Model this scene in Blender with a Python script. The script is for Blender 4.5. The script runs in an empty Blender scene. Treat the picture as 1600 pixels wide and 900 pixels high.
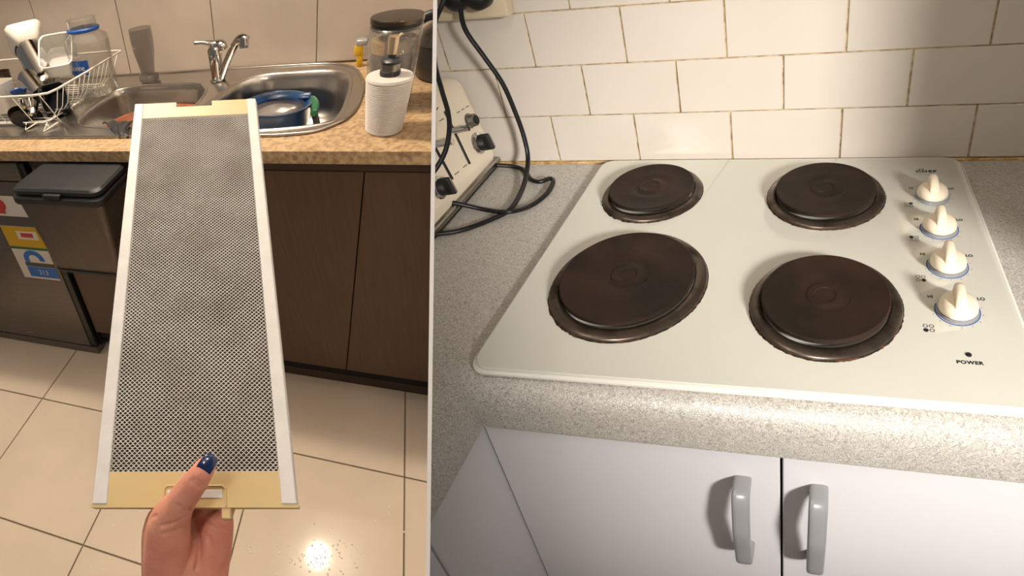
import bpy, bmesh, math, random
import numpy as np
from mathutils import Vector, Matrix
random.seed(7)
S = bpy.context.scene
C = S.collection
PI = math.pi

# ---------------------------------------------------------------- camera
FPX, PX, PY = 800.0, 600.0, 450.0            # focal length and principal point of a 1600x900 frame (shifted lens)
W = np.array([[0.99017232, -0.10968675, -0.08676175],
              [0.0, -0.62037943, 0.78430183],
              [-0.13985273, -0.77659396, -0.61428253]])
CAMZ = 1.36155
cam_d = bpy.data.cameras.new('camera'); cam = bpy.data.objects.new('camera', cam_d); C.objects.link(cam)
cam_d.sensor_width = 36; cam_d.sensor_fit = 'HORIZONTAL'; cam_d.lens = 18.0
cam_d.shift_x = 0.125; cam_d.clip_start = 0.02; cam_d.clip_end = 60
m = Matrix.Identity(4)
for i in range(3):
    m[i][0] = W[i][0]; m[i][1] = -W[i][1]; m[i][2] = -W[i][2]
m[2][3] = CAMZ
cam.matrix_world = m
S.camera = cam

# ---------------------------------------------------------------- the two kitchens' axes (right, away from the bench front, up)
class Frame:
    def __init__(s, O, B): s.O = np.array(O, float); s.B = np.array(B, float)
    def P(s, q): return s.O + np.asarray(q, float) @ s.B
    def at(s, x, y, a=None, b=None, c=None):
        """where the sight line through (x, y) meets one of the room's planes, in room coordinates"""
        ax, val = (0, a) if a is not None else ((1, b) if b is not None else (2, c))
        r = W @ np.array([x-PX, y-PY, FPX]); idx = [i for i in range(3) if i != ax]
        A = np.array([s.B[idx[0]], s.B[idx[1]], -r]).T
        u = np.linalg.solve(A, np.array([0, 0, CAMZ]) - s.O - val*s.B[ax])
        o = [0, 0, 0]; o[ax] = val; o[idx[0]] = u[0]; o[idx[1]] = u[1]
        return tuple(float(v) for v in o)
L = Frame([-.5226, 1.295, CAMZ-.4591], [[.9511, -.3088, 0], [.0394, .9992, 0], [.2447, -.0681, .9672]])
R = Frame([.3638, .368, CAMZ-.522], [[.9784, -.2039, -.0347], [.5401, .8413, .0229], [-.2448, .1118, .9631]])
ID = Frame([0, 0, 0], np.eye(3))
FL = -.933            # floor below the left bench top
FR = -R.O[2]/.9631    # floor below the right bench top
def cam_pt(x, y, z):  # a point z metres ahead of the lens
    r = W @ (np.array([x-PX, y-PY, FPX])/FPX*z); return r + np.array([0, 0, CAMZ])
SEAM_T = W @ np.array([80., -450., 800.]); SEAM_B = W @ np.array([68.5, 450., 800.])
SEAM_N = np.cross(SEAM_B, SEAM_T); SEAM_N /= np.linalg.norm(SEAM_N)
if SEAM_N[0] < 0: SEAM_N = -SEAM_N
SEAM_O = np.array([0, 0, CAMZ])

# ---------------------------------------------------------------- light
wd = bpy.data.worlds.new('room_air'); S.world = wd; wd.use_nodes = True
wd.node_tree.nodes['Background'].inputs[0].default_value = (1.0, .93, .86, 1)
wd.node_tree.nodes['Background'].inputs[1].default_value = .15
def lamp(name, pos, power, r, col=(1, .85, .68), spot=None, aim=None):
    d = bpy.data.lights.new(name, 'SPOT' if spot else 'POINT'); d.energy = power; d.shadow_soft_size = r; d.color = col
    o = bpy.data.objects.new(name, d); C.objects.link(o); o.location = pos
    if spot:
        d.spot_size = spot; d.spot_blend = .9
        o.rotation_euler = (Vector(aim)-Vector(pos)).to_track_quat('-Z', 'Y').to_euler()
    return o
lamp('room_and_fill_lamp', L.P((-.85, .2, 1.40)), 82, .05)
lamp('room_and_fill_lamp', L.P((-.3, -1.9, 1.40)), 10, .07)  # faint fill lamp added behind the camera to brighten the filter front
lamp('room_and_fill_lamp', R.P((1.58, -1.66, 1.0)), 275, .2, (1, .95, .90), spot=math.radians(46), aim=R.P((.22, .36, .02)))
lamp('room_and_fill_lamp', R.P((.2, -.6, 1.35)), 9, .10, (1, .94, .88))
S.view_settings.view_transform = 'Standard'; S.view_settings.look = 'None'
S.view_settings.exposure = 0.0; S.view_settings.gamma = 1.0

# ---------------------------------------------------------------- materials
def srgb(h):
    if isinstance(h, str): h = [int(h[i:i+2], 16) for i in (0, 2, 4)]
    return tuple(((v/255)/12.92 if v/255 <= .04045 else ((v/255+.055)/1.055)**2.4) for v in h) + (1,)
def mat(name, col, rough=.5, metal=0, col2=None, scale=20, detail=4, lo=.35, hi=.65, bump=0, bscale=None, trans=0, ior=1.45, coat=0,
        stretch=None, kind='noise', spec=None, alpha=1, emit=None, rough2=None):
    M = bpy.data.materials.new(name); M.use_nodes = True; N = M.node_tree.nodes; K = M.node_tree.links
    b = N['Principled BSDF']; b.inputs['Base Color'].default_value = srgb(col)
    b.inputs['Roughness'].default_value = rough; b.inputs['Metallic'].default_value = metal
    b.inputs['Transmission Weight'].default_value = trans; b.inputs['IOR'].default_value = ior
    b.inputs['Coat Weight'].default_value = coat; b.inputs['Alpha'].default_value = alpha
    if spec is not None: b.inputs['Specular IOR Level'].default_value = spec
    tc = N.new('ShaderNodeTexCoord'); mp = N.new('ShaderNodeMapping'); K.new(tc.outputs['Object'], mp.inputs[0])
    if stretch: mp.inputs['Scale'].default_value = stretch
    def tex(sc):
        if kind == 'voronoi':
            t = N.new('ShaderNodeTexVoronoi'); t.feature = 'DISTANCE_TO_EDGE'
        else:
            t = N.new('ShaderNodeTexNoise'); t.inputs['Detail'].default_value = detail
        t.inputs['Scale'].default_value = sc; K.new(mp.outputs[0], t.inputs['Vector']); return t
    if col2 is not None:
        t = tex(scale); r = N.new('ShaderNodeValToRGB'); K.new(t.outputs[0], r.inputs[0])
        e = r.color_ramp.elements; e[0].position = lo; e[0].color = srgb(col); e[1].position = hi; e[1].color = srgb(col2)
        K.new(r.outputs[0], b.inputs['Base Color'])
        if rough2 is not None:
            mr = N.new('ShaderNodeMapRange'); K.new(t.outputs[0], mr.inputs[0])
            mr.inputs[1].default_value = lo; mr.inputs[2].default_value = hi; mr.inputs[3].default_value = rough; mr.inputs[4].default_value = rough2
            K.new(mr.outputs[0], b.inputs['Roughness'])
    if bump:
        t = tex(bscale or scale); bp = N.new('ShaderNodeBump'); bp.inputs['Strength'].default_value = bump
        bp.inputs['Distance'].default_value = .002; K.new(t.outputs[0], bp.inputs['Height']); K.new(bp.outputs[0], b.inputs['Normal'])
    return M
def glass_mat(name, tint, rough=.03, ior=1.45, frost=0):
    m_ = bpy.data.materials.new(name); m_.use_nodes = True; N = m_.node_tree.nodes; K = m_.node_tree.links; N.clear()
    o = N.new('ShaderNodeOutputMaterial'); t = N.new('ShaderNodeBsdfTransparent'); t.inputs[0].default_value = tint+(1,)
    g_ = N.new('ShaderNodeBsdfGlossy'); g_.inputs['Roughness'].default_value = rough; lw = N.new('ShaderNodeLayerWeight'); lw.inputs[0].default_value = .5
    pw = N.new('ShaderNodeMath'); pw.operation = 'POWER'; pw.inputs[1].default_value = 3.0; K.new(lw.outputs['Facing'], pw.inputs[0])
    f = N.new('ShaderNodeMapRange'); f.inputs[3].default_value = .04; f.inputs[4].default_value = .7; K.new(pw.outputs[0], f.inputs[0])
    base = t
    if frost:
        d_ = N.new('ShaderNodeBsdfDiffuse'); d_.inputs[0].default_value = (.75, .73, .7, 1); mx = N.new('ShaderNodeMixShader'); mx.inputs[0].default_value = frost
        K.new(t.outputs[0], mx.inputs[1]); K.new(d_.outputs[0], mx.inputs[2]); base = mx
    x = N.new('ShaderNodeMixShader'); K.new(f.outputs[0], x.inputs[0]); K.new(base.outputs[0], x.inputs[1]); K.new(g_.outputs[0], x.inputs[2]); K.new(x.outputs[0], o.inputs[0])
    return m_
M = dict(
 white=mat('white_paint', 'f6f4f2', .6),
 ltile=mat('beige_wall_tile', 'a89c8f', .22, col2='b0a497', scale=6),
 grout=mat('brown_grout', '7b6349', .85, col2='a1835c', scale=60),
 rtile=mat('cream_wall_tile', 'cfc6ba', .14, col2='cbc2b5', scale=5),
 rgrout=mat('stained_grout', '8f7350', .9, col2='cbb78f', scale=70),
 caulk=mat('yellowed_caulk', 'd3b27a', .6, col2='a3793f', scale=80),
 ltop=mat('mottled_tan_laminate', '8a6f52', .35, col2='bca27d', scale=75, detail=6, lo=.32, hi=.62),
 rtop=None, ftile=mat('pale_floor_tile', 'cebfac', .075, col2='d5c5b1', scale=5, spec=.2),
 fgrout=mat('grey_floor_grout', '82735f', .8),
 wood=mat('brown_wood_veneer', '513c2c', .45, col2='594433', scale=14, detail=6, stretch=(9, 9, .6)),
 kick=mat('dark_kickboard', '46352a', .5),
 steel=mat('brushed_steel', '8f8981', .3, 1, col2='9c968d', scale=30, bump=.05, bscale=90),
 sink=mat('sink_steel', 'c2bdb6', .27, 1),
 dstel=mat('dishwasher_steel', '6f6760', .42, .7, col2='776f67', scale=8, stretch=(1, 1, 20)),
 chrome=mat('chrome', 'c9c6c1', .08, 1),
 blackp=mat('black_plastic', '1d1f20', .42, col2='26282a', scale=40),
 binlid=mat('charcoal_bin_lid', '17191b', .55, col2='1d1f21', scale=25),
 rubber=mat('black_cable_rubber', '121213', .38),
 wire=mat('white_coated_wire', 'dcd8d0', .3),
 alu=mat('white_aluminium', 'cfcfce', .6, .1, col2='c6c6c5', scale=40),
 cap=mat('yellowed_beige_plastic', 'bfa97b', .45, col2='c8b384', scale=9, spec=.3),
 strand=mat('aluminium_mesh_strand', 'd8d6d1', .4, .0, col2='c0bbb3', scale=18, lo=.4, hi=.7),
 core=mat('filter_core_grime', '2f2a26', .6, .2, col2='4a443d', scale=12, detail=3, bump=.6, bscale=300),
 skin=mat('skin', 'd99a84', .48, col2='c67d6a', scale=26, detail=5, lo=.3, hi=.7, bump=.25, bscale=260),
 nail=mat('navy_nail_polish', '0e2a5c', .12, .15, coat=1),
 soap=mat('white_ribbed_ceramic', 'c9c4bd', .5), pump=mat('pale_gold_steel', 'c9b594', .25, .75),
 glass=glass_mat('clear_glass', (.95, .95, .94), .05, 1.5, .05),
 frosted=glass_mat('frosted_plastic', (.9, .9, .88), .15, 1.5, .5),
 sglass=glass_mat('smoky_glass', (.74, .725, .71), .08, 1.4, .05),
 blue=mat('blue_plastic', '1d4f9b', .4), 
 navy=mat('navy_enamel', '123a66', .28, col2='0b2a4c', scale=12),
 water=mat('grey_dishwater', '716d69', .12, col2='5a5753', scale=9),
 green=mat('green_rubber', '145c38', .45),
 yellow=mat('yellow_plastic', 'c59a16', .5),
 white_pl=mat('white_plastic', 'e2dcd2', .32),
 brownpan=mat('terracotta_enamel', '9a5b41', .35, col2='7a4a35', scale=14),
 murk=mat('murky_dishwater', '7d6a50', .15, col2='55493a', scale=16),
 cloth=mat('black_wet_cloth', '1b1a1c', .55, col2='2c2a2b', scale=60, bump=.5),
 liquid=mat('beige_grain', 'bfa37b', .5, col2='a98a5f', scale=200),
 hob=mat('white_hob_glass', 'd6d5c9', .10, col2='d3d2c6', scale=4),
 hobrim=mat('white_enamel_rim', 'e6e3d9', .3),
 iron=mat('cast_iron_brown', '211912', .6, .0, col2='35231a', spec=.25, scale=16, detail=7, lo=.4, hi=.72, bump=.2, bscale=120),
 ring=mat('heat_stained_steel', '665b51', .32, .85, col2='33281f', scale=28, detail=6, lo=.4, hi=.7, rough2=.5),
 crust=mat('burnt_crust', '1b110b', .85, col2='6f4323', scale=130, detail=5, lo=.45, hi=.7, bump=.8, bscale=200),
 knob=mat('cream_plastic', 'e6d9c1', .35),
 grey=mat('grey_plastic', '8f8f90', .3, coat=.3),
 ink=mat('black_print', '1a1a1a', .5), inkb=mat('blue_print', '2e5fb0', .45), inkg=mat('grey_ring_print', '9aa1a6', .3),
 door=mat('white_laminate_door', 'cbc9cb', .42, col2='cfcdce', scale=3),
 shadow_gap=mat('dark_gap', '15110e', .9),
 toaster=mat('cream_enamel', 'f3e5cc', .28, coat=.3), 
 board=mat('cream_power_board', 'd5c5a6', .4), dark=mat('dark_rubber_base', '161514', .5),
 red=mat('red_print', 'b5342c', .5), paper=mat('label_paper', 'd5d0c8', .5), bluel=mat('blue_label_print', '2568b8', .5),
 yel=mat('yellow_label_print', 'c9a012', .5), greyl=mat('grey_label_print', '4d4a47', .5), greenl=mat('green_label_print', '2d6a38', .5),
 pot=mat('black_pan_enamel', '15130f', .28), drop=mat('droplet_sparkle_white', 'efe8dc', .08),  # off-white drop colour paints in the sparkle of clear water
 amber=mat('dark_brown_glass', '4c3b2c', .1, trans=.5), lidwood=mat('dark_steel_lid', '5f554b', .25, .9, col2='443b33', scale=9),
)
def worktop_mat():
    m_ = bpy.data.materials.new('grey_squiggle_laminate'); m_.use_nodes = True; N = m_.node_tree.nodes; K = m_.node_tree.links
    b = N['Principled BSDF']; b.inputs['Roughness'].default_value = .33
    tc = N.new('ShaderNodeTexCoord')
    n1 = N.new('ShaderNodeTexNoise'); n1.inputs['Scale'].default_value = 150; n1.inputs['Detail'].default_value = 1.5; n1.inputs['Distortion'].default_value = 1.2
    K.new(tc.outputs['Object'], n1.inputs['Vector'])
    a = N.new('ShaderNodeMath'); a.operation = 'MULTIPLY'; a.inputs[1].default_value = 34; K.new(n1.outputs[0], a.inputs[0])
    s = N.new('ShaderNodeMath'); s.operation = 'SINE'; K.new(a.outputs[0], s.inputs[0])
    mr = N.new('ShaderNodeMapRange'); mr.inputs[1].default_value = -1; K.new(s.outputs[0], mr.inputs[0])
    r = N.new('ShaderNodeValToRGB'); K.new(mr.outputs[0], r.inputs[0]); e = r.color_ramp.elements
    e[0].position = .0; e[0].color = srgb('9a958d'); e[1].position = .7; e[1].color = srgb('c4bfb5')
    K.new(r.outputs[0], b.inputs['Base Color'])
    bp = N.new('ShaderNodeBump'); bp.inputs['Strength'].default_value = .25; bp.inputs['Distance'].default_value = .0006
    K.new(mr.outputs[0], bp.inputs['Height']); K.new(bp.outputs[0], b.inputs['Normal'])
    return m_
M['rtop'] = worktop_mat()

# ---------------------------------------------------------------- mesh helpers
def catmull(pts, n=6, closed=True):
    P = [np.array(p, float) for p in pts]; out = []; N = len(P)
    rng = range(N) if closed else range(N-1)
    for i in rng:
        g = (lambda k: P[k % N]) if closed else (lambda k: P[max(0, min(N-1, k))])
        p0, p1, p2, p3 = g(i-1), g(i), g(i+1), g(i+2)
        for j in range(n):
            t = j/n
            out.append(.5*((2*p1)+(-p0+p2)*t+(2*p0-5*p1+4*p2-p3)*t*t+(-p0+3*p1-3*p2+p3)*t**3))
    if not closed: out.append(P[-1])
    return out
class G:
    def __init__(s): s.bm = bmesh.new()
    def box(s, a0, a1, b0, b1, c0, c1, bev=0, seg=2, fn=None):
        t = bmesh.new(); v = [t.verts.new((x, y, z)) for x in (a0, a1) for y in (b0, b1) for z in (c0, c1)]
        for f in ((0,1,3,2),(4,6,7,5),(0,4,5,1),(2,3,7,6),(0,2,6,4),(1,5,7,3)): t.faces.new([v[i] for i in f])
        if bev: bmesh.ops.bevel(t, geom=t.edges[:], offset=bev, segments=seg, affect='EDGES', profile=.5)
        if fn:
            for q in t.verts: q.co = Vector(fn(q.co))
        s._add(t); return s
    def _add(s, t):
        mp = {v: s.bm.verts.new(v.co) for v in t.verts}
        for f in t.faces:
            try: s.bm.faces.new([mp[v] for v in f.verts])
            except ValueError: pass
        t.free()
    def loft(s, loops, cap0=True, cap1=True, closed=True):
        R_ = [[s.bm.verts.new(tuple(p)) for p in l] for l in loops]
        for A, B in zip(R_, R_[1:]):
            n = len(A)
            for i in range(n if closed else n-1):
                s.bm.faces.new((A[i], A[(i+1) % n], B[(i+1) % n], B[i]))
        if cap0: s.bm.faces.new(R_[0][::-1])
        if cap1: s.bm.faces.new(R_[-1])
        return s
    def lathe(s, prof, o=(0, 0, 0), seg=32, sx=1, sy=1, cap0=True, cap1=True, M_=None, arc=None):
        loops = []
        for r, z in prof:
            l = [(r*math.cos(2*PI*i/seg)*sx, r*math.sin(2*PI*i/seg)*sy, z) for i in range(seg)]
            if M_ is not None: l = [tuple(M_ @ Vector(p)) for p in l]
            loops.append([(p[0]+o[0], p[1]+o[1], p[2]+o[2]) for p in l])
        return s.loft(loops, cap0, cap1)
    def tube(s, pts, r, seg=8, closed=False, flat=1):
        P = [Vector(p) for p in pts]; n = len(P); rr = r if hasattr(r, '__len__') else [r]*n
        up = None; loops = []
        for i in range(n):
            d = (P[(i+1) % n]-P[i-1]) if closed else (P[min(n-1, i+1)]-P[max(0, i-1)])
            d.normalize()
            if up is None: up = d.orthogonal().normalized()
            up = (up - d*up.dot(d)).normalized(); q = d.cross(up)
            loops.append([P[i]+(up*math.cos(2*PI*k/seg)+q*math.sin(2*PI*k/seg)*flat)*rr[i] for k in range(seg)])
        if closed: loops.append(loops[0]); return s.loft(loops, False, False)
        return s.loft(loops)
    def prism(s, outline, lo, hi, holes=(), ax=2):
        """flat plate with holes; ax is the thickness direction"""
        t = bmesh.new(); ed = []
        def put(p, z):
            q = [0, 0, 0]; o_ = [i for i in range(3) if i != ax]; q[o_[0]] = p[0]; q[o_[1]] = p[1]; q[ax] = z; return q
        rings = []
        for lp in [outline]+list(holes):
            vs = [t.verts.new(put(p, hi)) for p in lp]; rings.append(vs)
            for i in range(len(vs)): ed.append(t.edges.new((vs[i], vs[(i+1) % len(vs)])))
        bmesh.ops.triangle_fill(t, use_beauty=True, edges=ed, use_dissolve=False)
        top = t.faces[:]
        if hi != lo:
            mp = {v: t.verts.new([lo if k == ax else v.co[k] for k in range(3)]) for v in list(t.verts)}
            for f in top: t.faces.new([mp[v] for v in reversed(f.verts)])
            for vs in rings:
                for i in range(len(vs)):
                    a, b = vs[i], vs[(i+1) % len(vs)]; t.faces.new((a, b, mp[b], mp[a]))
        s._add(t); return s
def basis_from(axis, up=(0, 0, 1)):
    z = Vector(axis).normalized(); x = Vector(up).cross(z)
    if x.length < 1e-4: x = Vector((1, 0, 0))
    x.normalize(); y = z.cross(x)
    return Matrix((x, y, z)).transposed()
def obj(name, g, material, parent=None, fr=ID, clip=None, smooth=False, base=None, kind=None, label=None, auto=None):
    bm = g.bm
    for v in bm.verts: v.co = Vector(fr.P(v.co))
    bmesh.ops.remove_doubles(bm, verts=bm.verts, dist=1e-6)
    bmesh.ops.recalc_face_normals(bm, faces=bm.faces)
    if clip:
        n_ = SEAM_N if clip == 'L' else -SEAM_N
        r = bmesh.ops.bisect_plane(bm, geom=bm.verts[:]+bm.edges[:]+bm.faces[:], plane_co=tuple(SEAM_O-n_*.0011), plane_no=tuple(n_), clear_outer=True)
        be = [e for e in r['geom_cut'] if isinstance(e, bmesh.types.BMEdge)]
        if be: bmesh.ops.holes_fill(bm, edges=be, sides=0)
    if base is None:
        if parent is not None: base = tuple(parent.matrix_world.translation) if parent.parent is None else tuple(parent['_o'])
        elif len(bm.verts):
            cs = [v.co for v in bm.verts]; base = (sum(c.x for c in cs)/len(cs), sum(c.y for c in cs)/len(cs), min(c.z for c in cs))
        else: base = (0, 0, 0)
    wb = Vector(base)
    for v in bm.verts: v.co -= wb
    me = bpy.data.meshes.new(name); bm.to_mesh(me); bm.free()
    me.materials.append(M[material] if isinstance(material, str) else material)
    if smooth:
        for p in me.polygons: p.use_smooth = True
        if auto:
            try: me.set_sharp_from_angle(angle=math.radians(auto))
            except Exception: pass
    o = bpy.data.objects.new(name, me); C.objects.link(o)
    if parent is not None:
        o.parent = parent; po = Vector(parent['_o']); o.location = wb-po
    else: o.location = wb
    o['_o'] = tuple(wb)
    if parent is None: o.matrix_world = Matrix.Translation(wb)
    if kind: o['kind'] = kind
    if label: o['label'] = label
    return o
def part(name, g, material, parent, fr, **k):
    return obj(name, g, material, parent, fr, base=tuple(parent['_o']), **k)
def thing(name, label, cat, pos, fr=ID, group=None, kind=None):
    o = bpy.data.objects.new(name, None); C.objects.link(o); p = Vector(fr.P(pos)); o.location = p; o['_o'] = tuple(p); o.empty_display_size = .05
    o.matrix_world = Matrix.Translation(p)
    if kind: o['kind'] = kind
    else: o['label'] = label; o['category'] = cat
    if group: o['group'] = group
    return o
def tag(o, label, cat, group=None, kind=None):
    o['label'] = label; o['category'] = cat
    if group: o['group'] = group
    if kind: o['kind'] = kind
    return o
def text(s, size, xf, material, parent, fr, name='lettering', bold=0, space=1):
    cu = bpy.data.curves.new('t', 'FONT'); cu.body = s; cu.size = size; cu.align_x = 'CENTER'; cu.align_y = 'CENTER'; cu.offset = bold; cu.space_character = space
    cu.extrude = .00015
    o = bpy.data.objects.new('t', cu); C.objects.link(o); dg = bpy.context.evaluated_depsgraph_get()
    me = bpy.data.meshes.new_from_object(o.evaluated_get(dg)); bpy.data.objects.remove(o)
    g = G(); g.bm.from_mesh(me)
    for v in g.bm.verts: v.co = Vector(xf(v.co))
    return part(name, g, material, parent, fr)

# ================================================================ STRUCTURE
# white panel between the two kitchens, seen edge-on
def divider():
    fwd = (SEAM_T+SEAM_B); fwd /= np.linalg.norm(fwd); dn = SEAM_B/800-SEAM_T/800; dn /= np.linalg.norm(dn)
    n = SEAM_N; mid = SEAM_O+(SEAM_T+SEAM_B)/2/800*.30
    lo = mid + dn*((.0-mid[2])/dn[2]); hi = mid + dn*((2.4-mid[2])/dn[2])
    hz = fwd.copy(); hz = np.cross(n, [0, 0, 1]); hz *= np.sign(hz[1]); hz /= np.linalg.norm(hz)
    def far(p): return p+hz*((2.75-p[1])/hz[1])
    t = .0012; g = G(); q = [lo, hi, far(hi), far(lo)]
    g.loft([[p-n*t for p in q], [p+n*t for p in q]])
    obj('wall_center', g, 'white', kind='structure')
divider()
# floor
g = G(); g.box(-3, 3, -2.2, 3.2, -.06, -.004)
fl = obj('floor', g, 'fgrout', kind='structure', base=(0, 0, 0))
ax = [-1.757, -1.280, -.80, -.303, .174, .665, 1.15]; bx = [-1.62, -1.19, -.755, -.32, .11]
for i in range(len(ax)-1):
    for j in range(len(bx)-1):
        g = G(); g.box(ax[i]+.0022, ax[i+1]-.0022, bx[j]+.0022, bx[j+1]-.0022, FL-.004, FL+random.uniform(0, .0004), bev=.0012, seg=1)
        if len(g.bm.verts): 
            o = part('floor_tile', g, 'ftile', fl, L, clip='L')
g = G(); g.box(-3, 3, -2.2, 3.2, 2.43, 2.5)
obj('ceiling', g, 'white', kind='structure')
g = G(); g.box(.53, 1.45, -.03, .60, FR, 1.3, bev=.004)
obj('unseen_tall_cabinet', g, 'door', fr=R, kind='structure').name = 'shade_cabinet'  # tall cabinet out of view, added to shade the right wall and worktop
# left wall
g = G(); g.box(-1.9, 1.6, .664, .72, FL, 1.5)
wl = obj('wall_left', g, 'grout', fr=L, kind='structure', clip='L')
aj = [-1.878, -1.462, -1.046, -.625, -.21, .203, .62, 1.03]
for i in range(len(aj)-1):
    g = G(); g.box(aj[i]+.0015, aj[i+1]-.0015, .658, .668, .006, .62, bev=.0012, seg=1)
    part('wall_tile', g, 'ltile', wl, L, clip='L')
g = G(); g.box(-1.7, .9, .50, .655, .68, 1.2, bev=.003)
obj('unseen_wall_shelf', g, 'wood', fr=L, kind='structure', clip='L')  # unseen wall shelf, depth shaped to cast the shade line on the tiles
# right wall, every tile its own width
RW = .6233
g = G(); g.box(-.9, 1.0, RW+.004, RW+.06, FR, 1.5)
wr = obj('wall_right', g, 'rgrout', fr=R, kind='structure', clip='R')
k = .735
more = [(.0035+.096*i_, .0975+.096*i_) for i_ in range(4, 9)]
rows = [(.0035, .0975, [-.78, -.566, -.3625, -.142, .094, .354, .61, .87]),
        (.0995, .1935, [-.87, -.678, -.466, -.2525, -.0275, .221, .48, .75]),
        (.1955, .2895, [-.98, -.789, -.573, -.359, -.143, .0945, .356, .61, .87]),
        (.2915, .3855, [-.90, -.689, -.4665, -.2525, -.0275, .221, .48, .75])]
for c0, c1, js in rows+[(p_[0], p_[1], rows[2+i_ % 2][2]) for i_, p_ in enumerate(more)]:
    for a0, a1 in zip(js, js[1:]):
        g = G(); g.box(a0*k+.0013, a1*k-.0013, RW+.0015+random.uniform(-.0004, .0004), RW+.006, c0, c1, bev=.0011, seg=1)
        part('wall_tile', g, 'rtile', wr, R, clip='R')
g = G(); g.tube([(a, RW-.003, .0015) for a in np.linspace(-.56, .72, 40)], [.0028+.001*math.sin(i*2.1) for i in range(40)], 6)
part('caulk_bead', g, 'caulk', wr, R, clip='R')

# ================================================================ LEFT KITCHEN
# ---- bench top with the sink cut out
so = [(-1.45, .016), (-.811, .016), (-.277, .014), (.143, .012), (.207, .014), (.287, .031), (.338, .071), (.379, .13), (.398, .224), (.402, .367), (.386, .478),
      (.352, .575), (.278, .632), (.16, .648), (-.167, .65), (-.708, .65), (-1.45, .65)]
sof = so[:3] + [tuple(p) for p in catmull(so[2:15], 5, False)][1:-1] + so[14:]
big = [(-.112, .307), (-.094, .37), (-.055, .48), (.032, .552), (.15, .560), (.264, .558), (.324, .520), (.35, .451), (.356, .302), (.346, .150), (.3, .087), (.137, .055), (-.03, .055), (-.1, .12), (-.118, .21)]
sml = [(-.549, .132), (-.598, .244), (-.609, .373), (-.588, .455), (-.513, .495), (-.375, .50), (-.243, .49), (-.180, .427), (-.160, .323), (-.165, .18), (-.21, .105), (-.33, .09), (-.47, .097)]
bigf = [tuple(p) for p in catmull(big, 5)]; smlf = [tuple(p) for p in catmull(sml, 5)]
def scl(lp, f, d=(0, 0)):
    cx = sum(p[0] for p in lp)/len(lp); cy = sum(p[1] for p in lp)/len(lp)
    return [(cx+(p[0]-cx)*f+d[0], cy+(p[1]-cy)*f+d[1]) for p in lp]
hole = [(-.64, .05), (.30, .05), (.37, .16), (.37, .5), (.28, .60), (-.64, .60)]
g = G(); g.prism([(-1.8, -.075), (1.3, -.075), (1.3, .66), (-1.8, .66)], -.032, 0, [hole])
tag(obj('benchtop', g, 'ltop', fr=L, clip='L'), 'mottled tan laminate benchtop around the steel double sink', 'countertop')
sink = thing('kitchen_sink', 'stainless steel double-bowl kitchen sink with drainer let into tan benchtop', 'sink', (-.1, .33, .0), L)
g = G(); 
def up(lp, z): return [(p[0], p[1], z) for p in lp]
g.prism(sof, .0005, .004, [scl(bigf, 1.015), scl(smlf, 1.02)])
part('sink_deck', g, 'sink', sink, L)
# raised outer lip
lip = [(p[0], p[1], .0045) for p in scl(sof, .993)]
g = G(); g.tube(lip, .0045, 8, closed=True); part('rim', g, 'sink', sink, L, smooth=True)
for lp, dep, nm in ((bigf, .15, 'bowl'), (smlf, .13, 'bowl')):
    g = G()
    g.loft([up(scl(lp, 1.045), .0035), up(scl(lp, 1.035), .0065), up(scl(lp, 1.015), .007), up(scl(lp, .99), .002), up(scl(lp, .965), -.02), up(scl(lp, .94), -dep*.75),
            up(scl(lp, .88), -dep*.94), up(scl(lp, .78), -dep), up(scl(lp, .2), -dep-.004)], False, True)
    b_ = part(nm, g, 'sink', sink, L, smooth=True)
    cx = sum(p[0] for p in lp)/len(lp); cy = sum(p[1] for p in lp)/len(lp)
    g = G(); g.lathe([(.036, 0), (.036, .003), (.030, .004), (.024, .001), (.006, .001)], (cx, cy, -dep-.003), 24)
    part('drain', g, 'chrome', b_, L, smooth=True)
g = G()
for i in range(9): g.tube([(-1.35, .12+i*.05, .004), (-.70, .12+i*.05, .0045), (-.67, .12+i*.05, .003)], .004, 6)
part('drainer_ridge', g, 'sink', sink, L, smooth=True, kind='stuff')

# ---- mixer tap
tb = L.at(340, 125, c=.006)
tap = thing('mixer_tap', 'chrome mixer tap with side lever behind the divider of the sink', 'tap', tb, L)
tB = tb[1]
def LB(x, y, b=tB): return L.at(x, y, b=b)
g = G(); g.lathe([(.030, 0), (.030, .004), (.026, .009), (.02, .010)], tb, 28, 1, .9); part('base', g, 'chrome', tap, L, smooth=True, auto=40)
p0 = LB(340, 122); p1 = LB(337, 95); p2 = LB(335, 78); p3 = LB(336, 71)
g = G(); g.tube([p0, p1, p2, p3], [.023, .026, .028, .019], 20); part('body', g, 'chrome', tap, L, smooth=True, auto=50)
h = [LB(349, 78), LB(345, 70.5), LB(335, 68.5), LB(318, 66.5, tB-.02), LB(303, 67, tB-.03)]
g = G(); g.tube(catmull(h, 5, False), list(np.interp(np.linspace(0, 1, 21), [0, .2, .45, .8, 1], [.02, .022, .014, .006, .007])), 12, flat=.7)
part('lever', g, 'chrome', tap, L, smooth=True)
sp = [LB(346, 121), LB(355, 96, tB-.03), LB(366, 72, tB-.06), LB(373, 62.5, tB-.07), LB(380, 60.5, tB-.08), LB(384, 64, tB-.085)]
g = G(); g.tube(catmull(sp, 5, False), list(np.interp(np.linspace(0, 1, 26), [0, .2, .5, .8, 1], [.017, .014, .0145, .015, .018])), 14)
part('spout', g, 'chrome', tap, L, smooth=True)
g = G(); g.tube([LB(381, 60, tB-.085), LB(381, 68, tB-.088), LB(381.5, 75, tB-.09)], [.016, .0175, .016], 18); part('aerator', g, 'chrome', tap, L, smooth=True, auto=40)

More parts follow.
